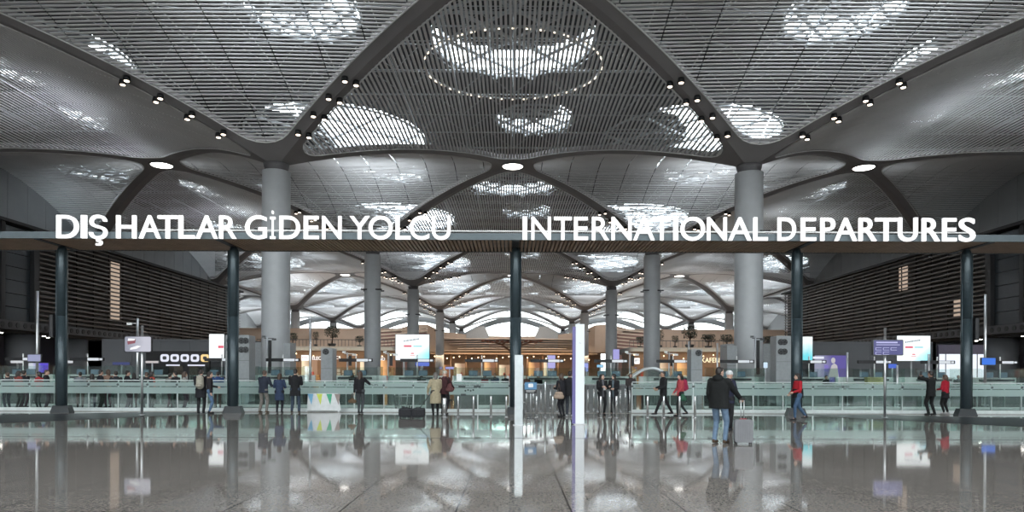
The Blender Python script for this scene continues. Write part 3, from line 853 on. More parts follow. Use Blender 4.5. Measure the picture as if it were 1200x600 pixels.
screen(463, 503.5, 391.5, 422.5, 44, 'large square cyan and white advertising screen left of centre', m_ad, post=(-.5, .5), deco=ad)
screen(1050.5, 1090.5, 393, 423.5, 44, 'large cyan and white advertising screen on the right half', m_ad, post=(-.1, .75), deco=ad)
screen(244.5, 263, 391, 422.5, 42, 'bright white portrait screen beside the left grey fan cabinet', emis('screen_white', (.95,1,1), 1.15), deco=lambda t,w,h,zc: MB().box(.2*w, .9*w, -.02, -.014, zc-.08*h, zc+.12*h).build('red_caption', m_red, t))
screen(940, 952.5, 394, 423.5, 42, 'narrow cyan advertising screen beside the right grey fan cabinet', emis('screen_cyan', (.15,.75,.85), 1.0, ((0,math.radians(90),0), .4, .9, (.9,1,1))))
dC = D(1036.5, 489.5)
pC, hC = pole(1037, 384, dC, 'steel pole carrying the violet information screen on the right')
def vio(t, w, h, zc):
    ml = emis('vio_line', (.5,.5,.8), 1)
    b = MB().box(-.8*w, .6*w, -.02, -.014, zc+.55*h, zc+.72*h); b.box(-.8*w, .75*w, -.02, -.014, zc+.3*h, zc+.38*h)
    for (a, c) in ((-.85,-.05),(-.35,-.05),(.15,-.05),(-.85,-.6),(-.35,-.6)):
        b.box(a*w, (a+.4)*w, -.02, -.014, zc+c*h, zc+(c+.05)*h); b.box(a*w, (a+.4)*w, -.02, -.014, zc+(c-.3)*h, zc+(c-.25)*h); b.box(a*w, (a+.03)*w, -.02, -.014, zc+(c-.3)*h, zc+c*h)
    b.build('lettering', ml, t)
screen(1023, 1058.5, 398, 416.5, dC-.2, 'violet information screen with line lettering on the right steel pole', m_scr_blue, deco=vio)
pD, hD = pole(43.5, 341, 38, 'tall grey pole carrying a small pale sign at far left', .07)
screen(32, 48, 415, 424, 37.8, 'small pale violet sign on the tall far-left pole', emis('pale_violet', (.3,.32,.5), 1))
screen(33, 57, 425, 437, 46, 'bright white and violet product screen behind the far-left pole', emis('white_violet', (.7,.75,.85), .8, ((0,0,0), .4, .8, (.12,.08,.7))))
pE, hE = pole(1154.5, 345, 38, 'tall grey pole carrying a blue sign near the right gantry post', .07)
screen(1150, 1167, 419, 428, 37.8, 'small bright blue sign on the tall right pole', emis('sign_blue', (.03,.17,.75), 1))
pole(363.5, 374, 36, 'plain tall steel pole beside the left thick column', .06)
for (px, ty, dd, lb) in ((807, 400, 39.5, 'slim steel pole left of the right single-fan cabinet'), (840.5, 402, 39.5, 'slim steel pole in front of the glowing shop'), (993, 413, 38, 'short steel pole left of the violet screen pole'),
                         (1051.5, 428, 38, 'low steel pole behind the violet screen pole'), (1088.5, 415, 37, 'steel pole beside the man taking a photo'), (612.5, 428, 39.5, 'slim steel pole in front of the wood hall')):
    pole(px, ty, dd, lb, .055)
# camera masts
for (px, lb) in ((313, 'in front of the left thick column'), (885, 'in front of the right thick column'), (407, 'left of the second-row left column'), (455, 'right of the second-row left column'), (738, 'left of the second-row right column'), (784, 'right of the second-row right column')):
    dd = 42; big = px in (313, 885)
    t = thing('camera_mast', 'slim mast with %s and camera arms %s' % ('black panel' if big else 'dark housing', lb), 'camera mast', (X(px,dd), dd, 0)); h = Z(px, 395 if big else 413, dd)
    MB().tube((0,0,0),(0,0,h),.06 if big else .05).build('shaft', m_steel, t)
    MB().rbox(.08,.26,-.05,.05,h*.42 if big else h*.72,h-.2,.02).build('panel', m_black, t)
    b = MB().tube((-.2,0,h-.08),(.4,0,h-.08),.025); b.rbox(.3,.55,-.06,.06,h-.2,h-.08,.02); b.rbox(-.3,-.1,-.06,.06,h-.04,h+.08,.02)
    b.build('camera_head', m_white if not big else m_dgrey, t)

# ---------------------------------------------------------------- grey fan cabinets
def fan_cab(px0, px1, top, d, lab, fans, m=None):
    cx = (X(px0,d)+X(px1,d))/2; w = (X(px1,d)-X(px0,d))/2; h = Z((px0+px1)/2, top, d)
    t = thing('fan_cabinet', lab, 'cabinet', (cx, d, 0))
    MB().rbox(-w, w, 0, .9, 0, h, .08, axis='y').build('body', m or m_grey, t)
    for z in (.35, .62): MB().box(-w+.01, w-.01, -.012, 0, z*h, z*h+.015).build('panel_seam', m_dgrey, t)
    for (fx, fz, r) in fans:
        f = MB().disc((fx*w, -.02, h-fz), r, (0,1,0), n=24, th=.05).build('fan_grille', m_black, t)
        b = MB()
        for k in range(5):
            a = k*2*PI/5; c, s = math.cos(a), math.sin(a)
            b.add([(fx*w+.04*c, -.055, h-fz+.04*s), (fx*w+r*.85*math.cos(a+.1), -.05, h-fz+r*.85*math.sin(a+.1)), (fx*w+r*.85*math.cos(a+.7), -.06, h-fz+r*.85*math.sin(a+.7))], [(0,1,2)])
        for q in (r*.9, r*.5):
            for k in range(16): a=k*PI/8; b.tube((fx*w+q*math.cos(a),-.055,h-fz+q*math.sin(a)),(fx*w+q*math.cos(a+PI/8),-.055,h-fz+q*math.sin(a+PI/8)),.008,n=3,cap=False)
        b.build('fan_blades', m_dgrey, f)
d = 38
fan_cab(264, 292, 392.5, d, 'tall grey cabinet with six black round fans behind the second gantry post', [(-.62,.32,.17),(-.62,.82,.17),(.35,.32,.17),(.35,.82,.17),(.7,.32,.17),(.7,.82,.17)])
fan_cab(909.5, 931, 393.5, d, 'tall grey cabinet with four black round fans left of the fourth gantry post', [(-.5,.35,.17),(-.12,.35,.17),(-.5,.88,.17),(-.12,.88,.17),])
fan_cab(376, 389.5, 407.5, d, 'narrow grey cabinet with one round fan in front of the electronics shop', [(-.15,.22,.17)])
fan_cab(810, 823, 409, d, 'narrow grey cabinet with one round fan in front of the glowing shop', [(.3,.22,.17)])
fan_cab(852, 864, 405, 46, 'plain grey pier block left of the right thick column', [])
fan_cab(332, 340, 402, 46, 'plain grey pier block right of the left thick column', [])

# ---------------------------------------------------------------- control desks with sign bars
m_mon = emis('monitor_blue', (.09,.15,.2), .8)
m_lbl = emis('label_white', (.75,.8,.85), .9)
m_btop = emis('booth_inner', (.9,.95,1), .25)
def desk_proto():
    t = thing('control_desk', '', 'counter')
    MB().rbox(-1.5, 1.5, 0, .5, 0, 1.0, .06).build('body', mat('desk_body', (.12,.13,.13), .35), t)
    MB().rbox(-1.6, 1.6, -.08, .6, 1.0, 1.06, .05).build('counter_top', m_grey, t)
    MB().rbox(-1.75, 1.75, 1.6, 1.8, 1.0, 1.52, .05).build('back_panel', m_white, t)
    MB().rbox(-1.6, 1.6, 1.62, 1.78, 0, 1.0, .05).build('back_plinth', m_dgrey, t)
    for s in (-1, 1): MB().box(s*1.5-.02, s*1.5+.02, 0, 1.7, 1.0, 2.05).build('glass_side', m_glassrail, t)
    MB().box(-1.5, 1.5, -.01, .01, 1.06, 2.0).build('glass_front', m_glassrail, t)
    for s in (-1, 1):
        mo = MB().rbox(s*.42-.27, s*.42+.27, .9, .95, 1.5, 1.84, .02, axis='y').build('monitor', m_dgrey, t)
        MB().box(s*.42-.25, s*.42+.25, .885, .9, 1.52, 1.82).build('monitor_face', m_mon, mo)
    MB().rbox(-1.0, 1.0, .7, .98, 1.3, 1.42, .03).build('keyboard_shelf', m_dgrey, t)
    return t
def bar_proto():
    t = thing('lane_sign', '', 'sign')
    MB().tube((0,.1,1.42),(0,.1,2.75),.035).build('pole', m_white, t)
    MB().rbox(-1.0, 1.0, 0, .12, 2.33, 2.52, .02, axis='y').build('bar', m_black, t)
    MB().rbox(.05, .72, -.012, 0, 2.35, 2.5, .02, axis='y').build('lit_label', m_lbl, t)
    MB().rbox(.76, .93, -.012, 0, 2.37, 2.48, .02, axis='y').build('lit_arrow', m_lbl, t)
    return t
dp = bp_ = None
desk_px = [15, 92, 168, 252, 325, 412, 485, 562, 640, 716, 790, 866, 952, 1030, 1105, 1180]
desk_nm = ['at the far left edge', 'right of the far-left pole', 'under the left display', 'beside the left fan cabinet', 'behind the trio of onlookers', 'behind the dark-haired woman at the glass', 'under the large left advertising screen',
           'behind the frosted INTERNATIONAL glass', 'behind the centre gap', 'behind the two staff women', 'behind the woman with backpack', 'behind the man with the suitcase', 'behind the woman in the red jacket', 'under the violet screen', 'behind the man taking a photo', 'at the far right edge']
for k, (px, nm) in enumerate(zip(desk_px, desk_nm)):
    d = 40.0; loc = (X(px, d), d, 0); lb = 'white passport control desk with glass and monitors '+nm
    if dp is None: dp = desk_proto(); dp.location = loc; tag(dp, lb, None, 'control desks across the hall')
    else: dup(dp, loc, None, lb)
    lb = 'black lane sign bar with lit label '+nm; loc = (X(px+2, 39.9), 40.5, 0)
    if px in (168,): continue
    if bp_ is None: bp_ = bar_proto(); bp_.location = loc; tag(bp_, lb, None, 'black lane signs over the desks')
    else: dup(bp_, loc, None, lb)
# little monitors and items along the desks
for (px, py0, py1, w, d, lb, m) in ((897, 424, 432, 6, 42.3, 'small upright white tablet screen right of the right thick column', emis('tab_white', (.6,.75,.9), 1.0)),
        (687, 425, 436, 5.5, 42.3, 'small violet upright screen right of the tall totem', emis('tab_violet', (.3,.35,.75), 1.0)),
        (495, 424, 429.5, 17, 42.3, 'long blue lane screen under the large left advertising screen', emis('lane_blue', (.1,.16,.6), 1.0)),
        (527, 429.5, 433, 11, 42.3, 'violet lane screen left of the black lane bar', emis('lane_violet', (.3,.3,.65), 1.0)),
        (703, 427, 431, 8, 42.3, 'light blue lane screen left of the two staff women', emis('lane_cyan', (.25,.55,.8), 1.0)),
        (1046, 426, 432, 11, 42.3, 'blue lane screen right of the violet screen pole', emis('lane_blue2', (.05,.12,.6), 1.0)),
        (142, 424, 428, 21, 44, 'dark blue banner sign between the left gantry post and left display', emis('lane_dark', (.03,.04,.16), 1.0)),
        (178, 422.5, 426, 16, 44, 'white and red banner sign right of the left display', emis('lane_white', (.55,.5,.5), 1.0)),
        (78, 422, 426, 16, 44, 'white lit banner sign right of the far-left post', emis('lane_w2', (.6,.62,.65), 1.0)),
        (20, 422, 426, 16, 44, 'white lit banner sign at the far left edge', emis('lane_w3', (.6,.62,.65), 1.0)),
        (646, 416, 432, 10, 60, 'pale violet upright shop screen right of the silver totem', emis('shop_violet', (.45,.42,.8), .9)),
        (722, 409, 424, 8, 70, 'slanted violet banner right of the inner right column', emis('ban_violet', (.38,.36,.75), .9))):
    t = screen(px-w/2, px+w/2, py0, py1, d, lb, m, depth=.06, post=(0,) if d < 50 else (-.5, .5))
# paper and box on barrier
t = tag(MB().rbox(-.11,.11,-.005,.005,0,.3,.01,axis='y').build('paper_notice', m_white), 'white paper notice standing on the glass rail left of the frosted panels', 'notice'); t.location = (X(538, 29.2), 29.2, 1.32); 
t = thing('storage_box', 'yellow box on the control desk left of the violet screen pole', 'box', (X(1032, 39.6), 40.27, 1.065))
MB().rbox(-.5,.5,-.2,.2,0,.42,.03).build('body', mat('yellow_box', (.55,.5,.25), .5), t); MB().rbox(-.52,.52,-.22,.22,.4,.46,.03).build('lid', mat('yellow_box', (.55,.5,.25)), t)
# left icon wall and right bright wall
m_icon = emis('icon_white', (.8,.82,.95), 1.0)
d = 60
t = thing('icon_board', 'black wall board with five rounded white lit icons on the left', 'board', (X(208, d), d, 0))
z0, z1 = Z(208, 432.5, d), Z(208, 411.5, d); w = 37*d/F
MB().rbox(-w, w, 0, .3, 0, z1, .05, axis='y').build('board', m_black, t)
for k in range(5):
    cx = (193-208+k*11.8)*d/F; cz = Z(208, 419.5, d)
    i_ = MB().rbox(cx-.37, cx+.37, -.03, -.001, cz-.33, cz+.33, .2, n=4, axis='y').build('icon', m_icon if k < 4 else emis('icon_warm', (1,.7,.3), 1), t)
    MB().rbox(cx-.17, cx+.17, -.04, -.031, cz-.15, cz+.15, .1, axis='y').build('icon_glyph', m_dgrey, i_)
b = MB(); cz = Z(208, 428, d); b.box(-1.0, .2, -.02, -.001, cz-.06, cz+.06); b.box(.9, 2.4, -.02, -.001, cz-.06, cz+.06)
b.build('caption', m_icon, t)
d = 66
t = thing('backlit_wall', 'bright white backlit wall behind the right gantry post', 'light wall', (X(1128, d), d, 0))
w = 28*d/F
MB().rbox(-w, w, 0, .3, 0, Z(1128, 404, d), .05, axis='y').build('frame', mat('violet_panel', (.09,.08,.13), .4), t)
MB().box(-w+.05, w-.05, -.04, 0, 1.2, Z(1128, 415, d)).build('panel', emis('white_wall', (.85,.9,1), 1.1), t)
b = MB()
for k in range(3): b.box(-w+k*w*.66+.6, -w+k*w*.66+.68, -.06, -.04, 1.2, 3.9)
b.build('mullion', m_dgrey, t)
d = 62
t = thing('product_billboard', 'violet and white billboard with a figure behind the red-jacketed woman', 'billboard', (X(973, d), d, 0))
w = 19*d/F; zt = Z(973, 416, d)
MB().rbox(-w, w, 0, .2, .9, zt, .04, axis='y').build('frame', m_dgrey, t)
MB().box(-w+.04, w-.04, -.02, -.001, .95, zt-.04).build('panel', emis('bill_violet', (.35,.36,.5), .8, ((0,0,0), .35, .75, (.13,.1,.4))), t)
f = MB(); f.ell((.25,-.03,zt-.5), (.2,.02,.26)); f.poly([(-.2,zt-2.0),(.75,zt-2.0),(.6,zt-.95),(.35,zt-.75),(.1,zt-.95)], -.05, -.021)
f.build('figure_print', emis('fig_print', (.5,.48,.5), 1), t)
MB().box(-.55, -.2, -.05, -.021, zt-1.5, zt-.9).build('product_print', emis('prod', (.2,.16,.5), 1), t)
b = MB().box(-1.6, -.6, -.04, -.021, zt-.35, zt-.15); b.box(-1.5, -1.0, -.04, -.021, zt-.62, zt-.5); b.build('caption', m_icon, t)

# ---------------------------------------------------------------- low grey rooms flanking the hall floor
for sg, nm in ((-1, 'left'), (1, 'right')):
    a, b_ = (X(120, 64), X(290, 64)) if sg < 0 else (X(912, 64), X(1092, 64))
    w = MB(); w.box(a, b_, 64, 76, 0, Z(600, 401, 64))
    for k in range(6): x = a+(b_-a)*k/5; w.box(x-.03, x+.03, 63.95, 64, 0, Z(600, 401, 64))
    w.box(a, b_, 63.9, 76, Z(600, 401, 64), Z(600, 401, 64)+.15)
    struct(w.build('partition_%s' % nm, m_uc))
    a, b_ = (X(290, 58), X(338, 58)) if sg < 0 else (X(852, 58), X(912, 58))
    w = MB().box(a, b_, 58, 60, 0, Z(600, 402, 58)); struct(w.build('partition_%s' % nm, m_grey))

for sg in (-1, 1):
    area('undercroft_fill', (sg*49.5, 58, 5.3), (math.radians(35), 0, 0), 5, 3, 260, (1,.96,.9))
    area('undercroft_fill', (sg*46, 84, 5.2), (math.radians(20), 0, 0), 6, 12, 350, (1,.96,.9))  # area fills added to lift the dark undercroft and its columns
# ---------------------------------------------------------------- food hall at the far end
m_tan = mat('tan_facade', (.40,.31,.245), .5, noise=(.25,.1))
m_tan2 = mat('tan_fascia_light', (.62,.50,.40), .45)
m_shopwall = mat('shop_brown', (.22,.14,.09), .5, noise=(.5,.2))
m_glow = emis('shop_glow', (1,.52,.2), 1.0, ((0,0,0), .35, .75, (.25,.1,.05)))
m_glow2 = emis('shop_glow_pale', (1,.8,.55), 1.0, ((0,0,0), .3, .8, (.35,.2,.12)))
m_leaf = mat('leaf_dark', (.035,.05,.03), .6)
hall = thing('food_hall', 'layered wooden food hall front closing the far centre of the hall', 'building', (0, 177, 0))
def wave(pts, y0, y1, z0, name, m, par):
    """wall strip following (px, py_top) on depth y with bottom z0"""
    b = MB(); n = len(pts); vs = []
    for (px, py, dy) in pts:
        x = X(px, y0+dy); z = Z(600, py, y0+dy)
        vs += [(x, y0+dy-172, z0), (x, y0+dy-172, z), (x, y1-172, z), (x, y1-172, z0)]
    fs = []
    for i in range(n-1):
        a = 4*i; fs += [(a, a+4, a+5, a+1), (a+1, a+5, a+6, a+2), (a+3, a+2, a+6, a+7)]
    b.add(vs, fs, False); return b.build(name, m, par)
up = [(440,388,4),(455,386,3),(470,382,1),(485,379,0),(498,379,0),(506,383,1),(516,388,2),(530,389,3),(548,391,4),(567,392.5,5),(600,393,5),(632,392.5,5),(652,391,4),(668,389,3),(680,388,2),(690,384,1),(700,379,0),(712,378,0),(725,380,1),(742,384,3),(760,387,4)]
wave(up, 172, 184, Z(600, 412, 172), 'upper_wall', m_tan, hall)
gr_ = MB()
for (a, s) in ((545, 1), (655, -1)):
    b = MB().poly([(X(a,176), 8.5), (X(a+s*27,176), 8.5), (X(a+s*27,176), Z(600,392,176)), (X(a+s*22,176), Z(600,381,176)), (X(a+s*14,176), Z(600,381.5,176)), (X(a,176), Z(600,390,176))], 175.2-172, 175.8-172)
    b.build('grey_shoulder', m_grey, hall)
for k in range(6):
    z = Z(600, 397+k*2.7, 171); hw = (86-k*5)*171/F if k < 5 else 95*171/F
    b = MB(); n = 20; vs = []
    for i in range(n+1):
        u = -1+2*i/n; x = u*hw; yy = -1.2-2.2*math.cos(u*PI*.5)+.35*k
        vs += [(x, yy, z), (x, yy, z+.22), (x, 8, z+.22), (x, 8, z)]
    fs = []
    for i in range(n): a = 4*i; fs += [(a,a+4,a+5,a+1),(a+1,a+5,a+6,a+2),(a+3,a+2,a+6,a+7)]
    b.add(vs, fs); b.build('slab_edge', m_tan2 if k % 2 == 0 else m_tan, hall)
MB().box(-24, 24, 8, 10, 0, 9).build('rear_wall', m_shopwall, hall)
MB().box(-22, 22, -1, 8, Z(600, 413, 171)-.3, Z(600, 413, 171)).build('lower_soffit', m_wood, hall)
for k in range(11):
    x = -20+4*k
    MB().tube((x, 1, 0), (x, 1, Z(600, 413, 171)), .25, n=10).build('hall_post', m_shopwall, hall)
    if k < 10:
        b = MB()
        for q in range(5): b.rbox(x+.3+q*.7, x+.8+q*.7, 3.5, 4.1, 0, .7+(q*k*3 % 5)*.35, .1)
        b.build('merchandise_shelf', (mat('goods_a', (.5,.4,.3), .5), mat('goods_b', (.3,.06,.05), .5), mat('goods_c', (.12,.12,.14), .5))[k % 3], hall)
        MB().box(x+.5, x+3.5, 7.9, 8, 1.0+(k*7 % 3)*.3, 4.2+(k*5 % 4)*.4).build('shopfront', (m_glow, m_glow2, m_shopwall)[k*7 % 3], hall)
for k in range(26):
    MB().ell((-20+1.6*k, -.6+(k % 2)*1.2, Z(600, 413, 171)-.9-(k*3 % 4)*.25), (.16,.16,.16), 8, 6).build('pendant_lamp', emis('pendant_warm', (1,.72,.42), 5), hall)
# tree-shaped bronze ornament
orn = thing('branching_ornament', 'bronze branching canopy ornament before the food hall centre', 'ornament', (0, 165, 0))
b = MB(); s = 165/F
for (a, c, e_, f) in ((0,413,0,425),(0,413,-12,404),(0,413,12,404),(-12,404,-24,400),(-12,404,-4,399),(12,404,24,400),(12,404,4,399),(-24,400,-36,399),(24,400,36,399)):
    b.tube((a*s,0,Z(600,c,165)), (e_*s,0,Z(600,f,165)), .22, n=8)
b.tube((0,0,0),(0,0,Z(600,412,165)),.25)
b.build('branches', mat('bronze_branch', (.20,.09,.05), .45), orn)
b = MB()
for k in range(13):
    b.ell(((-34+k*5.6)*s, -.3, Z(600, 399.5+(k % 3)*.8, 165)), (.5,.4,.3), 8, 6)
b.build('canopy_lobes', mat('bronze_lobe', (.3,.12,.07), .4), orn)
# side mezzanines
for sg, nm in ((-1, 'left'), (1, 'right')):
    y = 112; t = thing('mezzanine', 'brown shopping mezzanine with planted balcony on the %s side' % nm, 'building', (0, y, 0))
    xa, xb = (X(300, y), X(462, y)) if sg < 0 else (X(738, y), X(925, y))
    zt = Z(600, 406.5, y); zb = Z(600, 411.5, y)
    MB().box(xa, xb, 1.5, 8, 0, zb).build('shop_block', m_shopwall, t)
    MB().box(xa, xb, 0, 20, zb, zt).build('balcony_fascia', m_white if 0 else mat('fascia_grey', (.33,.33,.32), .4), t)
    for k in range(9):
        x = xa+(xb-xa)*(k+.5)/9
        MB().rbox(x-1.05, x+1.05, -.06, -.001, zb+.08, zt-.2, .05, axis='y').build('vent_panel', emis('cream_vent_glow', (.8,.78,.65), .35), t)  # panels glow faintly by themselves, brightness put into the material
    b = MB()
    for k in range(40): x = xa+(xb-xa)*k/39; b.box(x-.03, x+.03, .3, .36, zt, zt+1.1)
    b.box(xa, xb, .28, .38, zt+1.05, zt+1.15); b.build('balcony_rail', m_dgrey, t)
    for k in range(7):
        x = xa+(xb-xa)*(k+.1)/7
        MB().box(x+.25, x+(xb-xa)/7-.4, 1.35, 1.5, .4, 3.9).build('shopfront', (m_glow, m_shopwall, m_glow2)[(k+(sg > 0)) % 3], t)
    for j in range(26):
        r_ = random.Random(j*7+sg); x = xa+(xb-xa)*(j+.5)/26; hh_ = r_.uniform(.9, 2.6); c_ = r_.choice([(.5,.1,.08),(.6,.55,.5),(.1,.12,.2),(.45,.28,.12),(.05,.05,.05),(.7,.66,.6)])
        b = MB()
        for q in range(4): b.box(x-.5, x+.3-.1*q, 1.0, 1.3, hh_*q/4, hh_*q/4+hh_*.2)
        b.build('merchandise_shelf', mat('goods_%d' % int(sum(c_)*100), c_, .5), t)
    for j in range(16):
        MB().ell((xa+(xb-xa)*(j+.5)/16, .7, zb-.5-(j*3 % 4)*.2), (.1,.1,.1), 8, 6).build('pendant_lamp', emis('pendant_warm', (1,.72,.42), 5), t)
    # tan wall behind the terrace
    y2 = 150; w = MB(); xa2, xb2 = (X(270, y2), X(470, y2)) if sg < 0 else (X(730, y2), X(935, y2))
    w.box(xa2, xb2, y2, y2+1, 0, Z(600, 386.5, y2)); w.box(xa2, xb2, y2-.2, y2+1, Z(600, 386.5, y2), Z(600, 385.5, y2))
    struct(w.build('partition_%s' % nm, m_tan))
    st_ = thing('slat_balcony', 'stack of pale balcony stripes beside the wooden hall, %s side' % nm, 'balcony', (0, 148, 0))
    for k in range(6):
        xa3, xb3 = (X(432, 148), X(500, 148)) if sg < 0 else (X(712, 148), X(770, 148))
        z = Z(600, 385+k*4, 148)
        MB().add([(xa3,0,z-.12-(.9 if sg<0 else 0)),(xb3,0,z-.12-(.9 if sg>0 else 0)),(xb3,1,z-.12-(.9 if sg>0 else 0)),(xa3,1,z-.12-(.9 if sg<0 else 0)),
                  (xa3,0,z+.14-(.9 if sg<0 else 0)),(xb3,0,z+.14-(.9 if sg>0 else 0)),(xb3,1,z+.14-(.9 if sg>0 else 0)),(xa3,1,z+.14-(.9 if sg<0 else 0))],
                 [(0,3,2,1),(4,5,6,7),(0,1,5,4),(1,2,6,5),(2,3,7,6),(3,0,4,7)]).build('stripe', m_tan2, st_)
    MB().box(*((X(440,148),X(500,148)) if sg < 0 else (X(712,148),X(765,148))), .3, 1, 0, Z(600, 390, 148)).build('back_wall', mat('rose_brown', (.25,.14,.12), .5), st_)
# shop signs
def shop_sign(px0, px1, py0, py1, d, txt, lab, col=(1,1,1), box=None):
    t = thing('shop_sign', lab, 'sign', (X((px0+px1)/2, d), d, Z(600, (py0+py1)/2, d))); w = (px1-px0)/2*d/F; h = (py1-py0)/2*d/F
    m = emis('sg_%d' % int(px0), col, 1.3)
    if box:
        MB().rbox(-w, w, 0, .1, -h, h, .05, axis='y').build('panel', m, t)
        text_fit(txt, -w*.7, w*.7, -h*.3, h*.5, -.02, box, t, 'lettering')
    else:
        text_fit(txt, -w, w, -h, h, -.02, m, t, 'lettering', depth=.1)
        MB().box(-w, w, 0, .05, -.04, .04).build('mounting_rail', m_dgrey, t)
m_redp = mat('red_print', (.5,.05,.06), .5)
shop_sign(353, 361.5, 417, 423.5, 111, 'ISS', 'white box shop sign with red marks left of ELEC lettering', box=m_redp)
shop_sign(366, 376, 418.5, 422.5, 111, 'ELEC', 'white shop letters ELEC beside the left single-fan cabinet')
shop_sign(393, 399, 418, 421.5, 111, 'CS', 'short white shop letters right of the left single-fan cabinet')
shop_sign(443, 451, 419.5, 423, 110, 'INO', 'small white shop letters right of the second-row left column')
shop_sign(822, 850, 418.5, 424, 111, 'KAFENIA', 'wide glowing cream shop letters left of the right thick column', (1,.9,.6))
shop_sign(743.5, 749.5, 419, 426, 100, 'P', 'small framed white poster left of the second-row right column', box=mat('poster_ink', (.2,.2,.22)))
# terrace plants and small trees
def plant(px, py, d, h, w, lab, ratio=.45):
    zt = Z(600, py, d); zb_ = Z(600, 406.5, 112)+.001; h = max(h, zt-zb_); t = thing('terrace_plant', lab, 'plant', (X(px, d), d, zb_)); r = random.Random(int(px*10))
    MB().loft([(0,0,0,w*.2,w*.2),(0,0,h*.16,w*.26,w*.26)], 12).build('pot', m_dgrey, t)
    tr = MB().tube((0,0,h*.12), (w*.05,0,h*.6), w*.05, w*.03, 6)
    for k in range(4): a = k*1.6; tr.tube((w*.03,0,h*.42), (w*.35*math.cos(a), w*.25*math.sin(a), h*.72), w*.03, w*.015, 5)
    tr.build('stem', mat('bark', (.08,.05,.035)), t)
    f = MB()
    for k in range(420):
        a = r.random()*2*PI; q = r.random()**.5; zz = r.random()
        c = Vector((w*.5*q*math.cos(a)*(1-.4*abs(zz-.4)), w*.4*q*math.sin(a), h*(ratio+(1-ratio)*zz)))
        if math.sin(c.x*5/w+k % 3)+math.cos(c.z*7/h) < -.9: continue
        u = Vector((r.uniform(-1,1), r.uniform(-1,1), r.uniform(-1,1))).normalized()*w*.05; v = u.orthogonal()*.5
        f.add([c-u, c+v, c+u, c-v], [(0,1,2,3)])
    f.build('foliage', m_leaf, t)
for (px, py, h, w, lb) in ((316,397,1.8,1.6,'low dark plant left of the left terrace trees'),(343,398,2.0,1.8,'low dark plant right of the left thick column'),(370,394,2.2,1.2,'slim terrace tree left of the taller one'),(389,388.5,3.0,2.7,'tallest spreading terrace tree on the left balcony'),
                           (750,399,1.6,1.8,'bushy plant at the left end of the right balcony'),(773,394,2.6,1.6,'dark terrace shrub right of the second-row right column'),(791,398,1.8,1.4,'small terrace shrub left of the tallest right tree'),
                           (808,388.5,3.2,3.0,'tallest round terrace tree on the right balcony'),(830,397,2.0,2.6,'wide low plant beside the far right-hand column'),(851,398,2.0,2.4,'low plant left of the right thick column'),(900,399,1.8,2.6,'dark plant right of the right thick column'),(421,399,1.6,1.6,'small plant left of the second-row left column')):
    plant(px, py, 114.6, h*1.15, w, lb)
# banded globe-like chrome canopy
t = thing('chrome_hood', 'curved white chrome hood on the desks below the second-row right column', 'hood', (X(758, 39), 39.2, 1.06))
b = MB(); n = 12; vs = []
for i in range(n+1):
    a = PI*.98*i/n*.62; x = -.9+1.9*i/n; z = .3+.55*math.sin(a*1.35)
    vs += [(x, -.3, z), (x, .3, z), (x, -.3, z+.16), (x, .3, z+.16)]
fs = []
for i in range(n): q = 4*i; fs += [(q,q+1,q+5,q+4),(q+2,q+6,q+7,q+3),(q,q+4,q+6,q+2),(q+1,q+3,q+7,q+5)]
b.add(vs, fs, True); b.build('arched_shell', m_tot, t); MB().rbox(-.9,-.72,-.28,.28,0,.32,.03).build('support', m_steel, t); MB().rbox(.8,.95,-.28,.28,0,.6,.03).build('support', m_steel, t)

# colourful barrier banner on the floor, left
d = 28.6
t = thing('pennant_screen', 'white panel screen with blue, lime and green pennant triangles left of the dark-haired woman', 'screen panel', (X(379, d), d, 0))
z1 = Z(379, 461, d)
MB().poly([(X(360,d)-X(379,d), .06), (X(400,d)-X(379,d), .06), (X(396,d)-X(379,d), z1), (X(361,d)-X(379,d), z1)], -.01, .01).build('panel', mat('banner_white', (.62,.64,.64), .35), t)
for (a, c) in ((364, (.18,.42,.62)), (374.5, (.5,.58,.08)), (386, (.05,.34,.18)), (395.5, (.28,.22,.2))):
    w_ = 3.4*d/F; x = X(a, d)-X(379, d)
    MB().poly([(x-w_, z1-.02), (x+w_, z1-.02), (x+w_*.4, .3)], -.018, -.011).build('pennant', mat('pen_%d' % a, c, .5), t)
for s in (-.66, .66): MB().box(s-.03, s+.03, -.14, .14, 0, .06).build('foot', m_steel, t)
# baggage carts behind glass
def cart(px, d, lab):
    t = thing('baggage_cart', lab, 'cart', (X(px, d), d, 0))
    b = MB().tube((-.25,0,.15),(-.3,.05,1.0),.02).tube((.25,0,.15),(.3,.05,1.0),.02).tube((-.3,.05,1.0),(.3,.05,1.0),.025).tube((-.25,0,.2),(-.2,.8,.16),.02).tube((.25,0,.2),(.2,.8,.16),.02).tube((-.27,0,.6),(.27,0,.6),.015)
    b.build('frame', m_steel, t)
    MB().rbox(-.3,.3,-.02,.1,.95,1.06,.03).build('handle_grip', m_black, t)
    for (x, y) in ((-.22,.02),(.22,.02),(0,.78)): MB().disc((x,y,.07),.07,(1,0,0),th=.04).build('wheel', m_black, t)
cart(470, 30.4, 'steel baggage cart behind the glass left of the black bags'); cart(477, 31.2, 'steel baggage cart farther behind the glass by the black bags')

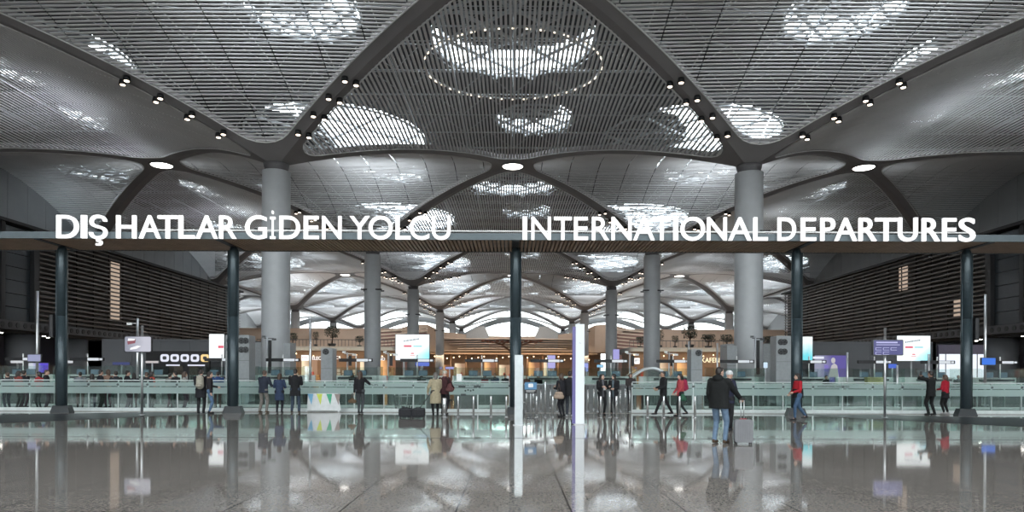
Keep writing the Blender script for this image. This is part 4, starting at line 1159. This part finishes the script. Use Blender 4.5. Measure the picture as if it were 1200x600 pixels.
# ---------------------------------------------------------------- added fill lights for the food hall and mezzanines
for k, (x, y, z, tx, ty, tz, pw) in enumerate([(-6,160,19.5,-8,179,8.5,3600),(6,160,19.5,8,179,8.5,3600),(-28,160,19,-26,179,8,2400),(28,160,19,26,179,8,2400),(-36,118,16,-38,150,9,7000),(36,118,16,38,150,9,7000)]):
    l = bpy.data.lights.new('hall_fill_spot', 'SPOT'); l.energy = pw*2.5; l.color = (1,.88,.78); l.spot_size = math.radians(85 if y < 150 else 62); l.spot_blend = .8; l.shadow_soft_size = .8  # warm spot added to brighten the far fronts, without a fixture
    o = bpy.data.objects.new('hall_fill_spot', l); COL.objects.link(o); o.location = (x,y,z)
    o.rotation_euler = (Vector((tx,ty,tz))-Vector((x,y,z))).to_track_quat('-Z','Y').to_euler()
for (x, y, z, sx, sy, pw) in ((0,171,7.0,40,6,3500),(-30,108,5.4,20,5,900),(30,108,5.4,20,5,900)):
    area('shop_fill_area', (x,y,z), (math.radians(20),0,0), sx, sy, pw, (1,.72,.45))  # warm area fill added under the slabs to brighten the shop level
# ---------------------------------------------------------------- people
m_skin = mat('skin_light', (.52,.33,.25), .55, noise=(30,.05)); m_skin2 = mat('skin_tan', (.38,.22,.15), .55, noise=(30,.05))
m_hair = mat('hair_dark', (.018,.013,.011), .45); m_hairb = mat('hair_brown', (.07,.042,.028), .5); m_hairg = mat('hair_grey', (.16,.15,.14), .6)
m_eye = mat('eye_dark', (.02,.015,.015), .3); m_lip = mat('lip', (.35,.13,.11), .5)
CL = {}
def cloth(c): 
    k = 'cloth_%02x%02x%02x' % tuple(int(x*255) for x in c)
    return mat(k, c, .85, noise=(14,.16), spec=.2, bump=.15)
def ik(a, t, l1, l2, hint):
    a = Vector(a); t = Vector(t); d = t-a; L = min(d.length, (l1+l2)*.999); u = d.normalized()
    if d.length > (l1+l2)*.999: t = a+u*L
    x = (l1*l1-l2*l2+L*L)/(2*L); h = math.sqrt(max(0, l1*l1-x*x))
    hv = Vector(hint); hv = hv-u*hv.dot(u)
    if hv.length < 1e-4: hv = u.orthogonal()
    return a+u*x+hv.normalized()*h, t
def rm(o, vox, sm=2):
    m = o.modifiers.new('remesh', 'REMESH'); m.mode = 'VOXEL'; m.voxel_size = vox; m.use_smooth_shade = True
    if sm:
        s = o.modifiers.new('smooth', 'SMOOTH'); s.iterations = sm; s.factor = .5
    return o
def hand(b, w, dr, palm, side, curl=.5, sc=1):
    """five-fingered hand from wrist w along dr; palm = palm normal"""
    w = Vector(w); dr = Vector(dr).normalized(); palm = Vector(palm); palm = (palm-dr*palm.dot(dr)).normalized(); sd = dr.cross(palm)*side
    b.caps(w, w+dr*.03, .026, .03, 10, 3)
    for q in (-.024, -.008, .008, .024): b.caps(w+dr*.015+sd*q*.7, w+dr*.085+sd*q, .015, .0135, 8, 2)
    for i, (q, L) in enumerate(((-.028,.062),(-.0095,.075),(.0095,.08),(.028,.07))):
        p = w+dr*.088+sd*q; c = curl
        d1 = (dr*math.cos(c)+palm*math.sin(c)).normalized(); d2 = (dr*math.cos(c*2.1)+palm*math.sin(c*2.1)).normalized()
        b.caps(p, p+d1*L*.5, .0092, .0085, 8, 2); b.caps(p+d1*L*.5, p+d1*L*.5+d2*L*.5, .0085, .007, 8, 2)
    t0 = w+dr*.03+sd*.028; t1 = t0+(dr*.6+sd*.7+palm*.35).normalized()*.04; b.caps(t0, t1, .013, .0105, 8, 2); b.caps(t1, t1+(dr*.85+palm*.5+sd*.1).normalized()*.035, .0105, .009, 8, 2)
def person(lab, loc, rz, H=1.75, top=(.02,.02,.024), legs=(.05,.07,.12), coat=.84, hair='short', hm=None, skin=None, female=False, handL=None, handR=None,
           footL=(-.1,0), footR=(.1,0), lean=0, headrot=0, nod=0, skirt=None, bulk=1.0, vox=.011, sleeve=None, shoe=(.02,.02,.022), liftL=0, liftR=0, hood=False, bald=False, scarf=None, sit=False, knees=None, group=None, low=False, inner=None):
    s = H/1.75; hm = hm or m_hair; skin = skin or m_skin
    t = thing('person', lab, 'person', loc, rz, group)
    t.scale = (s, s, s)
    shw = (.175 if female else .2)*1.0; hpw = .1
    def ln(p):   # forward lean of the upper body about the hips
        p = Vector(p); 
        if p.z > .95: a = lean; dz = p.z-.95; return Vector((p.x, p.y+dz*math.sin(a), .95+dz*math.cos(a)))
        return p
    shL, shR = ln((-shw, 0, 1.42)), ln((shw, 0, 1.42))
    hL = Vector(handL) if handL else Vector((-.27, .06, .84)); hR = Vector(handR) if handR else Vector((.27, .06, .84))
    eL, hL = ik(shL, hL, .29, .26, (-.5, -1, -.35)); eR, hR = ik(shR, hR, .29, .26, (.5, -1, -.35))
    hpL, hpR = Vector((-hpw, 0, .92)), Vector((hpw, 0, .92))
    aL, aR = Vector((footL[0], footL[1], .085+liftL)), Vector((footR[0], footR[1], .085+liftR))
    kL, aL = ik(hpL, aL, .445, .42, (-.08, 1, 0)); kR, aR = ik(hpR, aR, .445, .42, (.08, 1, 0))
    neck = ln((0, -.01, 1.47)); hc = ln((0, .03, 1.62))
    Mh = Matrix.Rotation(headrot, 3, 'Z') @ Matrix.Rotation(-nod, 3, 'X')
    def hp(x, y, z): return hc + Mh @ Vector((x, y, z))
    B = MB()   # body, one continuous surface
    B.ell(hp(0,-.005,.02), (.076,.094,.105), M=Mh); B.ell(hp(0,.02,-.045), (.058,.068,.075), M=Mh); B.ell(hp(0,.05,-.085), (.03,.03,.025), M=Mh)
    B.caps(hp(0,.088,.015), hp(0,.108,-.018), .009, .014, 8, 3)
    for sx in (-1, 1): B.ell(hp(sx*.077,-.008,-.005), (.01,.02,.032), 8, 6, Mh)
    B.ell(hp(0,.088,-.055), (.024,.012,.012), 10, 6, Mh)
    B.caps(hp(0,-.015,-.06), neck, .055, .06); B.caps(neck, ln((0,0,1.38)), .062, .1)
    B.caps(shL, shR, .055, .055); B.caps(ln((0,0,1.33)), ln((0,0,1.05)), .11, .1); B.caps(ln((0,0,1.05)), (0,0,.95), .1, .12)
    B.caps(hpL, hpR, .09, .09)
    for a, e_, h_ in ((shL, eL, hL), (shR, eR, hR)): B.caps(a, e_, .046, .036); B.caps(e_, h_, .037, .024)
    for a, e_, h_ in ((hpL, kL, aL), (hpR, kR, aR)): B.caps(a, e_, .075, .048); B.caps(e_, h_, .048, .034); B.caps(h_, h_+Vector((0,.11,-.055)), .03, .025)
    for (e_, h_, sd) in ((eL, hL, -1), (eR, hR, 1)):
        dr = h_-e_; hand(B, h_, dr, Vector((-sd, .35, -.1)), 1 if sd < 0 else -1, .55)
    body = rm(B.build('body', skin, t), vox if not low else .02, 1)
    # face details
    if not low:
        for sx in (-1, 1):
            MB().ell(hp(sx*.03,.076,.012), (.012,.008,.007), 10, 6, Mh).build('eye', m_eye, body)
            MB().caps(hp(sx*.018,.086,.032), hp(sx*.042,.078,.033), .0035, .003, 6, 2).build('eyebrow', hm, body)
        MB().ell(hp(0,.098,-.055), (.022,.006,.006), 10, 6, Mh).build('mouth', m_lip, body)
    # trousers
    if legs:
        T = MB(); T.caps(hpL+Vector((0,0,.02)), hpR+Vector((0,0,.02)), .112, .112); T.loft([(0,0,.86,.17,.12),(0,0,1.02,.155,.115)], 18)
        for a, e_, h_ in ((hpL, kL, aL), (hpR, kR, aR)):
            T.caps(a, e_, .098, .068); T.caps(e_, h_+Vector((0,0,.0)), .066, .052 if not female else .042)
        rm(T.build('trousers', cloth(legs), t), .014 if not low else .024)
    # jacket
    J = MB(); k = bulk; w = (.19 if female else .205)*k
    def ring(z, rx, ry, dy=0):
        p = ln((0, dy, z)); return (p.x, p.y, p.z, rx, ry)
    rings = [ring(coat, w*1.0 if coat > .75 else w*1.08, .135*k)]
    if coat < .75: rings.append(ring(.85, w*1.0, .135*k))
    rings += [ring(1.0, w*.9, .13*k), ring(1.12, w*.88, .13*k), ring(1.28, w*.97, .14*k), ring(1.38, w*.98, .13*k), ring(1.45, w*.75, .105), ring(1.49, w*.42, .085), ring(1.515, w*.36, .075)]
    J.loft(rings, 22)
    for a, e_, h_ in ((shL, eL, hL), (shR, eR, hR)):
        J.caps(a+Vector((0,0,-.01)), e_, .074*k, .056*k); J.caps(e_, e_+(h_-e_)*.93, .054*k, .042*k)
    if hood: J.ell(ln((0,-.1,1.49)), (.125,.075,.075)); J.ell(ln((0,-.06,1.52)), (.11,.08,.06))
    jk = rm(J.build('jacket', cloth(top), t), .013 if not low else .022)
    if inner:
        MB().loft([ring(coat-.03, w*.3, .03, .125), ring(1.1, w*.2, .03, .12), ring(1.4, w*.3, .03, .11), ring(1.5, w*.28, .04, .05)], 12).build('shirt_front', cloth(inner), t)
    if scarf: rm(MB().loft([ring(1.44, .1, .09), ring(1.5, .105, .095), ring(1.54, .08, .075)], 16).build('scarf', cloth(scarf), t), .012)
    if skirt: rm(MB().loft([ring(skirt[1], .21, .16), ring(.8, .19, .14), ring(1.0, .16, .12)], 18).build('skirt', cloth(skirt[0]), t), .014)
    # hair
    Hh = MB()
    if hair == 'short':
        Hh.ell(hp(0,-.022,.045), (.083,.092,.092), M=Mh); Hh.ell(hp(0,-.05,.0), (.076,.062,.075), M=Mh); Hh.ell(hp(0,.04,.098), (.06,.045,.03), M=Mh)
    elif hair == 'hat':
        Hh.ell(hp(0,-.01,.055), (.09,.108,.085), M=Mh); Hh.ell(hp(0,.0,.03), (.095,.115,.025), M=Mh)
    elif hair in ('long', 'bob'):
        Hh.ell(hp(0,-.022,.04), (.09,.1,.098), M=Mh); Hh.ell(hp(0,-.06,-.03), (.088,.06,.1), M=Mh)
        L = -.26 if hair == 'long' else -.12
        Hh.caps(hp(0,-.075,-.02), hp(0,-.1,L), .078, .055)
        for sx in (-1, 1): Hh.caps(hp(sx*.072,-.015,.03), hp(sx*.08,-.03,L*.7), .03, .025)
        Hh.ell(hp(0,.045,.1), (.06,.045,.028), M=Mh)
    elif hair == 'bun': Hh.ell(hp(0,-.022,.04), (.085,.096,.096), M=Mh); Hh.ell(hp(0,-.11,.03), (.04,.04,.04)); Hh.ell(hp(0,.045,.1), (.055,.04,.025), M=Mh)
    elif hair == 'scarf': Hh.ell(hp(0,-.015,.03), (.092,.104,.11), M=Mh); Hh.caps(hp(0,-.03,-.05), hp(0,-.03,-.13), .085, .105); 
    rm(Hh.build({'hat': 'hat', 'scarf': 'headscarf'}.get(hair, 'hair'), hm, t), .011 if not low else .018)
    for nm_, a in (('L', aL), ('R', aR)):
        sh = MB().caps(a+Vector((0,-.03,-.04)), a+Vector((0,.15,-.052)), .042, .034); sh.caps(a+Vector((0,0,.02)), a+Vector((0,-.01,-.03)), .045, .045)
        z0 = a.z-.085
        o = rm(sh.build('shoe', cloth(shoe), t), .012 if not low else .02)
    return t
def loc(px, py=None, d=None):
    d = d or D(px, py); return (X(px, d), d, 0)
AWAY = 0.0
# -- visitors in front of the glass
pF = {}
person('man in long black coat wearing a pale backpack, left of the second gantry post', loc(235.5, d=27.4), .15, 1.78, (.02,.02,.024), (.02,.02,.022), .62, handL=(-.12,.3,1.2), handR=(.15,.3,1.15), headrot=.2)
bp1 = thing('backpack', 'pale beige backpack on the back of the man beside the jeans-wearing woman', 'backpack', (X(235, 27.2), 27.2, 1.02))
rm(MB().caps((0,-.04,.1),(0,-.04,.38),.15,.14).build('bag_body', cloth((.36,.34,.28)), bp1), .014); rm(MB().caps((-.06,-.16,.1),(.06,-.16,.1),.07,.07).build('front_pocket', cloth((.3,.28,.23)), bp1), .012)
MB().tube((0,-.05,.5),(0,-.02,.56),.015).build('grab_loop', m_black, bp1)
person('young woman in black jacket and blue jeans turned to the man with beige backpack', loc(245.5, d=27.3), -1.15, 1.68, (.025,.022,.024), (.09,.15,.24), .86, 'long', m_hair, female=True, handL=(-.1,.32,1.1), headrot=-.3, scarf=(.3,.2,.15))
person('man in navy jacket and grey trousers leaning at the glass, leftmost of the onlooking trio', loc(308.5, d=27.9), -.25, 1.74, (.025,.03,.045), (.17,.155,.14), .82, 'short', m_hairb, lean=.12, handL=(-.15,.4,1.2), handR=(.2,.38,1.1), footL=(-.13,-.05), footR=(.12,.05), bulk=1.08, shoe=(.08,.05,.03))
person('short woman in knee-length navy coat in the middle of the onlooking trio', loc(327.5, d=27.8), .1, 1.62, (.03,.045,.085), (.015,.015,.02), .56, 'bob', m_hairb, female=True, handL=(-.14,.3,1.15), handR=(.16,.3,1.12))
person('tall man in black coat and dark jeans, rightmost of the onlooking trio', loc(346, d=27.9), .1, 1.8, (.018,.018,.02), (.04,.055,.08), .68, handL=(-.12,.34,1.15), handR=(.14,.34,1.13), footL=(-.13,0), footR=(.17,-.1), shoe=(.06,.045,.035))
person('dark-haired woman in black jacket and grey jeans seen from behind at the glass', loc(422, d=27.6), -.1, 1.72, (.016,.016,.018), (.06,.065,.07), .84, 'long', m_hairb, female=True, handL=(-.26,.02,.82), handR=(.22,.36,1.32), footL=(-.05,0), footR=(.06,.03))
hb = thing('handbag', 'small brown bag hanging from the hand of the dark-haired woman', 'handbag', (X(413, 27.5), 27.5, .42))
rm(MB().caps((-.09,0,.08),(.09,0,.08),.08,.08).caps((0,0,.1),(0,0,.14),.1,.08).build('bag_body', cloth((.12,.08,.05)), hb), .012); MB().tube((-.07,0,.16),(0,0,.42),.01).tube((.07,0,.16),(0,0,.42),.01).build('handles', m_hairb, hb)
person('grey-haired woman in long beige coat pulling black luggage', loc(510.5, d=26.3), .25, 1.68, (.36,.31,.21), (.015,.015,.016), .5, 'bob', m_hairg, female=True, handL=(-.3,.1,.95), handR=(.15,.28,1.0), footL=(-.09,-.03), footR=(.09,.04), bulk=1.12)
person('man in maroon jacket with pale cap standing beside the beige-coated woman', loc(521, d=27.3), -.5, 1.76, (.06,.025,.028), (.02,.022,.026), .8, 'hat', cloth((.5,.48,.42)), handL=(-.15,.35,1.0), handR=(.2,.35,1.05), footR=(.12,-.1))
sb = thing('shoulder_bag', 'dark red shoulder bag hanging at the side of the capped man', 'bag', (X(527, 27.1), 27.1, .9))
rm(MB().caps((-.07,0,.1),(.07,0,.1),.1,.1).caps((0,0,.2),(0,0,.26),.11,.09).build('bag_body', cloth((.14,.06,.06)), sb), .012); MB().tube((0,0,.3),(-.12,0,.6),.012).build('strap', m_black, sb)
for (px, lb) in ((475.5, 'black wheeled trolley bag, left one of the dark luggage pair'), (490.5, 'black wheeled trolley bag, right one of the pair nearest the beige coat')):
    t = thing('trolley_bag', lb, 'luggage', loc(px, d=24.9), 0, 'black trolley bags beside the beige-coated woman')
    MB().rbox(-.235,.235,-.15,.15,.05,.36,.06,axis='y').build('shell', cloth((.022,.022,.024)), t)
    b = MB().rbox(-.2,.2,-.165,-.15,.1,.31,.03,axis='y'); b.build('front_pocket', cloth((.03,.03,.033)), t)
    MB().box(-.22,.22,-.158,-.15,.325,.335).build('zip', m_dgrey, t)
    for sx in (-.19, .19):
        for sy in (-.11, .11): MB().disc((sx,sy,.03),.03,(1,0,0),th=.03,n=12).build('wheel', m_black, t)
    MB().tube((-.08,0,.36),(-.08,0,.4),.012).tube((.08,0,.36),(.08,0,.4),.012).tube((-.08,0,.4),(.08,0,.4),.014).build('handle', m_black, t)
t = thing('pull_handle', 'extended black pull handle leaning between luggage and beige-coated woman', 'handle', (X(490.5, 24.9), 24.95, .38))
MB().tube((.05,0,0),(.42,.9,.6),.015).tube((.36,.9,.6),(.48,.9,.6),.02).build('rod', m_black, t)
person('short-haired woman leaning into the embracing pair with a beige handbag', loc(659, d=25.9), .75, 1.66, (.022,.022,.025), (.02,.022,.026), .8, 'bob', m_hairb, female=True, handL=(-.1,.35,1.15), handR=(.1,.36,1.2), lean=.1, footL=(-.06,.0))
person('taller man in black jacket and dark trousers of the embracing pair by the tall totem', loc(667.5, d=26.0), -.3, 1.74, (.018,.019,.022), (.04,.045,.055), .8, 'short', m_hair, handL=(-.1,.36,1.2), handR=(.15,.3,1.1), headrot=.3, shoe=(.4,.4,.4))
hb = thing('handbag', 'beige handbag hanging on the woman of the embracing pair', 'handbag', (X(655, 25.55), 25.55, .68))
rm(MB().caps((-.11,0,.1),(.11,0,.1),.09,.09).caps((-.07,0,.2),(.07,0,.2),.09,.09).build('bag_body', cloth((.34,.26,.2)), hb), .012); MB().tube((-.06,0,.27),(0,.04,.62),.01).tube((.06,0,.27),(0,.04,.62),.01).build('strap', m_hairb, hb)
person('left of two black-uniformed staff women talking at the bollards, long hair', loc(705.5, d=27.2), PI+.25, 1.64, (.016,.016,.018), (.016,.016,.018), .8, 'long', m_hair, female=True, handL=(-.08,.28,1.15), handR=(.1,.28,1.2), headrot=.5, inner=(.1,.1,.11))
person('right of two black-uniformed staff women talking at the bollards, with dark headscarf', loc(719.5, d=27.3), PI-.5, 1.65, (.016,.017,.022), (.016,.016,.018), .8, 'scarf', m_hair, female=True, handL=(-.1,.28,1.12), handR=(.1,.3,1.2), headrot=-.4, inner=(.09,.12,.14))
idb = tag(MB().rbox(-.04,.04,-.004,.004,0,.11,.01,axis='y').build('identity_badge', mat('badge', (.6,.62,.64), .4)), 'white identity badge hanging on the left staff woman', 'badge'); idb.location = (X(708.5, 27.0), 26.98, 1.0)
person('man in dark suit striding left past the bollards', loc(777.5, d=27.0), PI/2+.15, 1.76, (.02,.02,.023), (.02,.02,.023), .8, 'short', m_hair, skin=m_skin2, handL=(-.22,.3,1.05), handR=(.2,.25,1.08), footL=(-.07,.36), footR=(.07,-.38), liftR=.05)
person('long-haired woman in red patterned jacket walking left with backpack', loc(797.5, d=26.8), PI/2+.2, 1.66, (.42,.07,.08), (.025,.03,.03), .82, 'long', m_hair, female=True, handL=(-.2,.25,.95), handR=(.22,.2,.95), footL=(-.06,.16), footR=(.06,-.3), liftR=.06)
t = thing('backpack', 'crimson backpack on the woman in the red patterned jacket', 'backpack', (X(802.5, 26.8), 26.85, 1.0))
rm(MB().caps((0,0,.1),(0,0,.32),.13,.12).build('bag_body', cloth((.3,.03,.07)), t), .013); MB().caps((.1,0,.08),(.1,0,.18),.06,.05).build('front_pocket', cloth((.24,.03,.06)), t); MB().tube((-.05,-.1,.4),(-.2,-.1,.3),.015).build('strap', m_black, t)
t = tag(rm(MB().caps((0,0,.12),(0,0,.2),.1,.08).caps((-.06,0,.08),(.06,0,.08),.09,.09).build('carrier_bag', cloth((.03,.1,.06))), .012), 'dark green bag held low by the woman in the red patterned jacket', 'bag'); t.location = (X(799.5, 26.6), 26.5, .6)
# big man with suitcase
dm = D(843, 519.5)
person('large man in black padded hooded jacket and blue jeans holding a suitcase handle', loc(843, d=dm), -.75, 1.8, (.014,.015,.015), (.13,.19,.27), .80, 'short', m_hair, headrot=-.35, handL=(-.24,.1,.9), handR=(.34,.40,1.0), footL=(-.12,.0), footR=(.13,.02), bulk=1.22, hood=True, vox=.009, shoe=(.07,.045,.03))
person('uniformed man half hidden behind the large man, white and black sleeve', loc(854, d=D(854, 505)), -1.2, 1.74, (.02,.022,.04), (.018,.018,.02), .8, 'hat', cloth((.55,.56,.56)), handL=(-.2,.15,.9), handR=(.3,.2,.95), footL=(-.08,.14), footR=(.06,-.12), inner=(.5,.52,.55))
ds = D(870.5, 520.5)
t = thing('suitcase', 'grey hard-shell cabin suitcase with raised handle beside the large man', 'suitcase', loc(871, d=ds), -.12)
m_sc = mat('suitcase_grey', (.19,.19,.2), .4, .1); sw = 10.3*ds/F; shh = 26.5*ds/F
b = MB().rbox(-sw,sw,-.12,.12,.05,.05+shh,.05,axis='y')
for k in range(7): x = -sw+.05+k*(2*sw-.1)/6; b.rbox(x-.008,x+.008,-.128,-.118,.1,shh,.004,axis='y')
b.build('shell', m_sc, t)
MB().box(-sw-.003,sw+.003,-.008,.008,.05,.05+shh+.003).build('zip_band', m_dgrey, t)
for sx in (-1, 1):
    for sy in (-.09, .09):
        w = MB().rbox(sx*(sw-.04)-.02, sx*(sw-.04)+.02, sy-.02, sy+.02, .035, .07, .01).build('caster_fork', m_black, t)
        MB().disc((sx*(sw-.04), sy, .025), .025, (1,0,0), n=12, th=.025).build('wheel', m_black, w)
b = MB()
for sx in (-.035, .035): b.tube((sx,.07,.05+shh),(sx,.07,1.03),.011)
b.build('telescopic_tube', m_steel, t); MB().rbox(-.06,.06,.05,.09,1.02,1.06,.015).build('grip', m_black, t)
b = MB().caps((-.07,0,.06+shh),(.07,0,.06+shh),.014,.014); b.build('top_handle', mat('red_tag', (.25,.04,.05)), t)
# walking woman in red/black jacket
dw = D(935, 492.5)
person('long-haired woman in red and black jacket and jeans walking left before the fourth gantry post', loc(935, d=dw), PI/2+.1, 1.68, (.38,.02,.03), (.055,.10,.17), .86, 'long', m_hair, female=True, handL=(-.16,.26,1.05), handR=(.16,.24,.98), footL=(-.06,.14), footR=(.07,-.36), liftR=.07, headrot=-.1, scarf=(.04,.04,.045))
t = tag(rm(MB().loft([(0,0,.8,.19,.15),(0,0,.95,.2,.155),(0,0,1.12,.185,.15)], 18).build('waist_bag', cloth((.015,.015,.017))), .014), 'black bulky garment folded round the waist of the walking red-jacketed woman', 'garment'); t.location = (X(935, dw), dw, 0)
# photographer and companion
person('man in black suit raising a phone with both hands, right of the large advertising screen', loc(1091, d=D(1091, 486.5)), .35, 1.82, (.013,.013,.015), (.013,.013,.015), .74, 'short', m_hair, handL=(-.22,.34,1.52), handR=(.0,.36,1.53), footL=(-.12,.0), footR=(.14,-.05), skin=m_skin2)
t = tag(MB().rbox(-.04,.04,-.006,.006,0,.15,.01,axis='y').build('phone', m_black), 'black phone held up by the man in the black suit', 'phone'); t.location = (X(1086.5, 27.2), 27.6, 1.64)
person('woman in red jacket with black skirt and leggings beside the man in black suit', loc(1108, d=D(1108, 486)), .5, 1.66, (.34,.015,.03), (.013,.013,.015), .95, 'bob', m_hairb, female=True, handL=(-.12,.28,1.1), handR=(.15,.28,1.12), footL=(-.05,.02), footR=(.1,-.06), skirt=((.016,.016,.018), .72), shoe=(.3,.3,.3))
# -- queue behind the glass, far left
qs = [(9,.06,1.62,(.04,.04,.05)),(21.5,.5,1.7,(.25,.06,.05)),(28,-.3,1.72,(.02,.02,.025)),(46,.4,1.66,(.45,.05,.06)),(54,-.2,1.75,(.03,.03,.035)),(94,.3,1.66,(.18,.2,.22)),(108,-.6,1.58,(.12,.08,.07)),(117.5,.2,1.74,(.02,.02,.025)),(127,.8,1.78,(.25,.16,.12)),(136,-.3,1.7,(.025,.025,.03)),(149,.1,1.72,(.02,.02,.025)),(157,.5,1.62,(.03,.03,.04)),(172,-.4,1.66,(.03,.03,.035)),(177.5,.3,1.68,(.36,.06,.04)),(199,-.5,1.6,(.2,.2,.2)),(206,.2,1.7,(.03,.03,.035)),(216,.1,1.68,(.34,.33,.32)),(255.5,.4,1.7,(.03,.06,.16))]
qn = ['at the far left edge', 'in rust top near the left edge', 'in black near the left edge', 'in red left of the first gantry post', 'in dark jacket just left of the first gantry post', 'in grey just right of the first gantry post', 'short and brown-clad right of the first gantry post', 'in black, first of the dense queue group', 'with tan jacket in the dense queue group', 'in black right of the tan jacket', 'in black left of the display poles', 'shorter, directly left of the display poles', 'in dark top right of the display poles', 'in red-orange top right of the display poles', 'in grey top left of the pale-shirted one', 'in black behind the pale-shirted one', 'in pale grey shirt left of the backpack man', 'in blue jacket beside the left fan cabinet']
hs = ['short', 'long', 'short', 'bob', 'short']
for k, ((px, rz, H, c), nm) in enumerate(zip(qs, qn)):
    d = 30.2+(k % 3)*.72
    person('queueing person '+nm, loc(px, d=d), rz+(1.2 if k % 3 == 0 else -.9 if k % 3 == 1 else .2), H, c, (.03+.02*(k % 3),.035+.02*(k % 2),.05), .82, hs[k % 5], m_hair if k % 4 else m_hairb, female=hs[k % 5] != 'short', low=True, handL=(-.15,.3,1.1) if k % 2 else None, group=None)
ag = [(413,41.36,1.66,(.015,.015,.017),'behind the desk left of the dark-haired woman'),(494,41.36,1.72,(.016,.016,.02),'under the large left advertising screen'),(568,41.36,1.6,(.45,.03,.04),'in red behind the frosted barrier'),(580,41.36,1.68,(.05,.08,.16),'in blue behind the frosted barrier'),(592,41.36,1.62,(.02,.02,.022),'in black close to the centre post'),
      (631,41.36,1.62,(.02,.02,.022),'in black right of the silver totem'),(617,41.36,1.58,(.25,.1,.08),'in rust top behind the blue notice'),(739,35,1.7,(.06,.05,.05),'behind the gap right of the staff women'),(968,41.36,1.62,(.018,.018,.02),'at the desk right of the red-jacketed walker'),(1123,41.36,1.66,(.018,.018,.02),'at the desk left of the right gantry post')]
for k, (px, d, H, c, nm) in enumerate(ag):
    person('desk-side person '+nm, loc(px, d=d), PI+.3*(k % 3-1), H, c, (.02,.02,.024), .82, hs[(k+1) % 5], m_hair if k % 3 else m_hairb, female=(k % 2 == 0), low=True, handL=(-.14,.24,1.05), handR=(.14,.24,1.05))
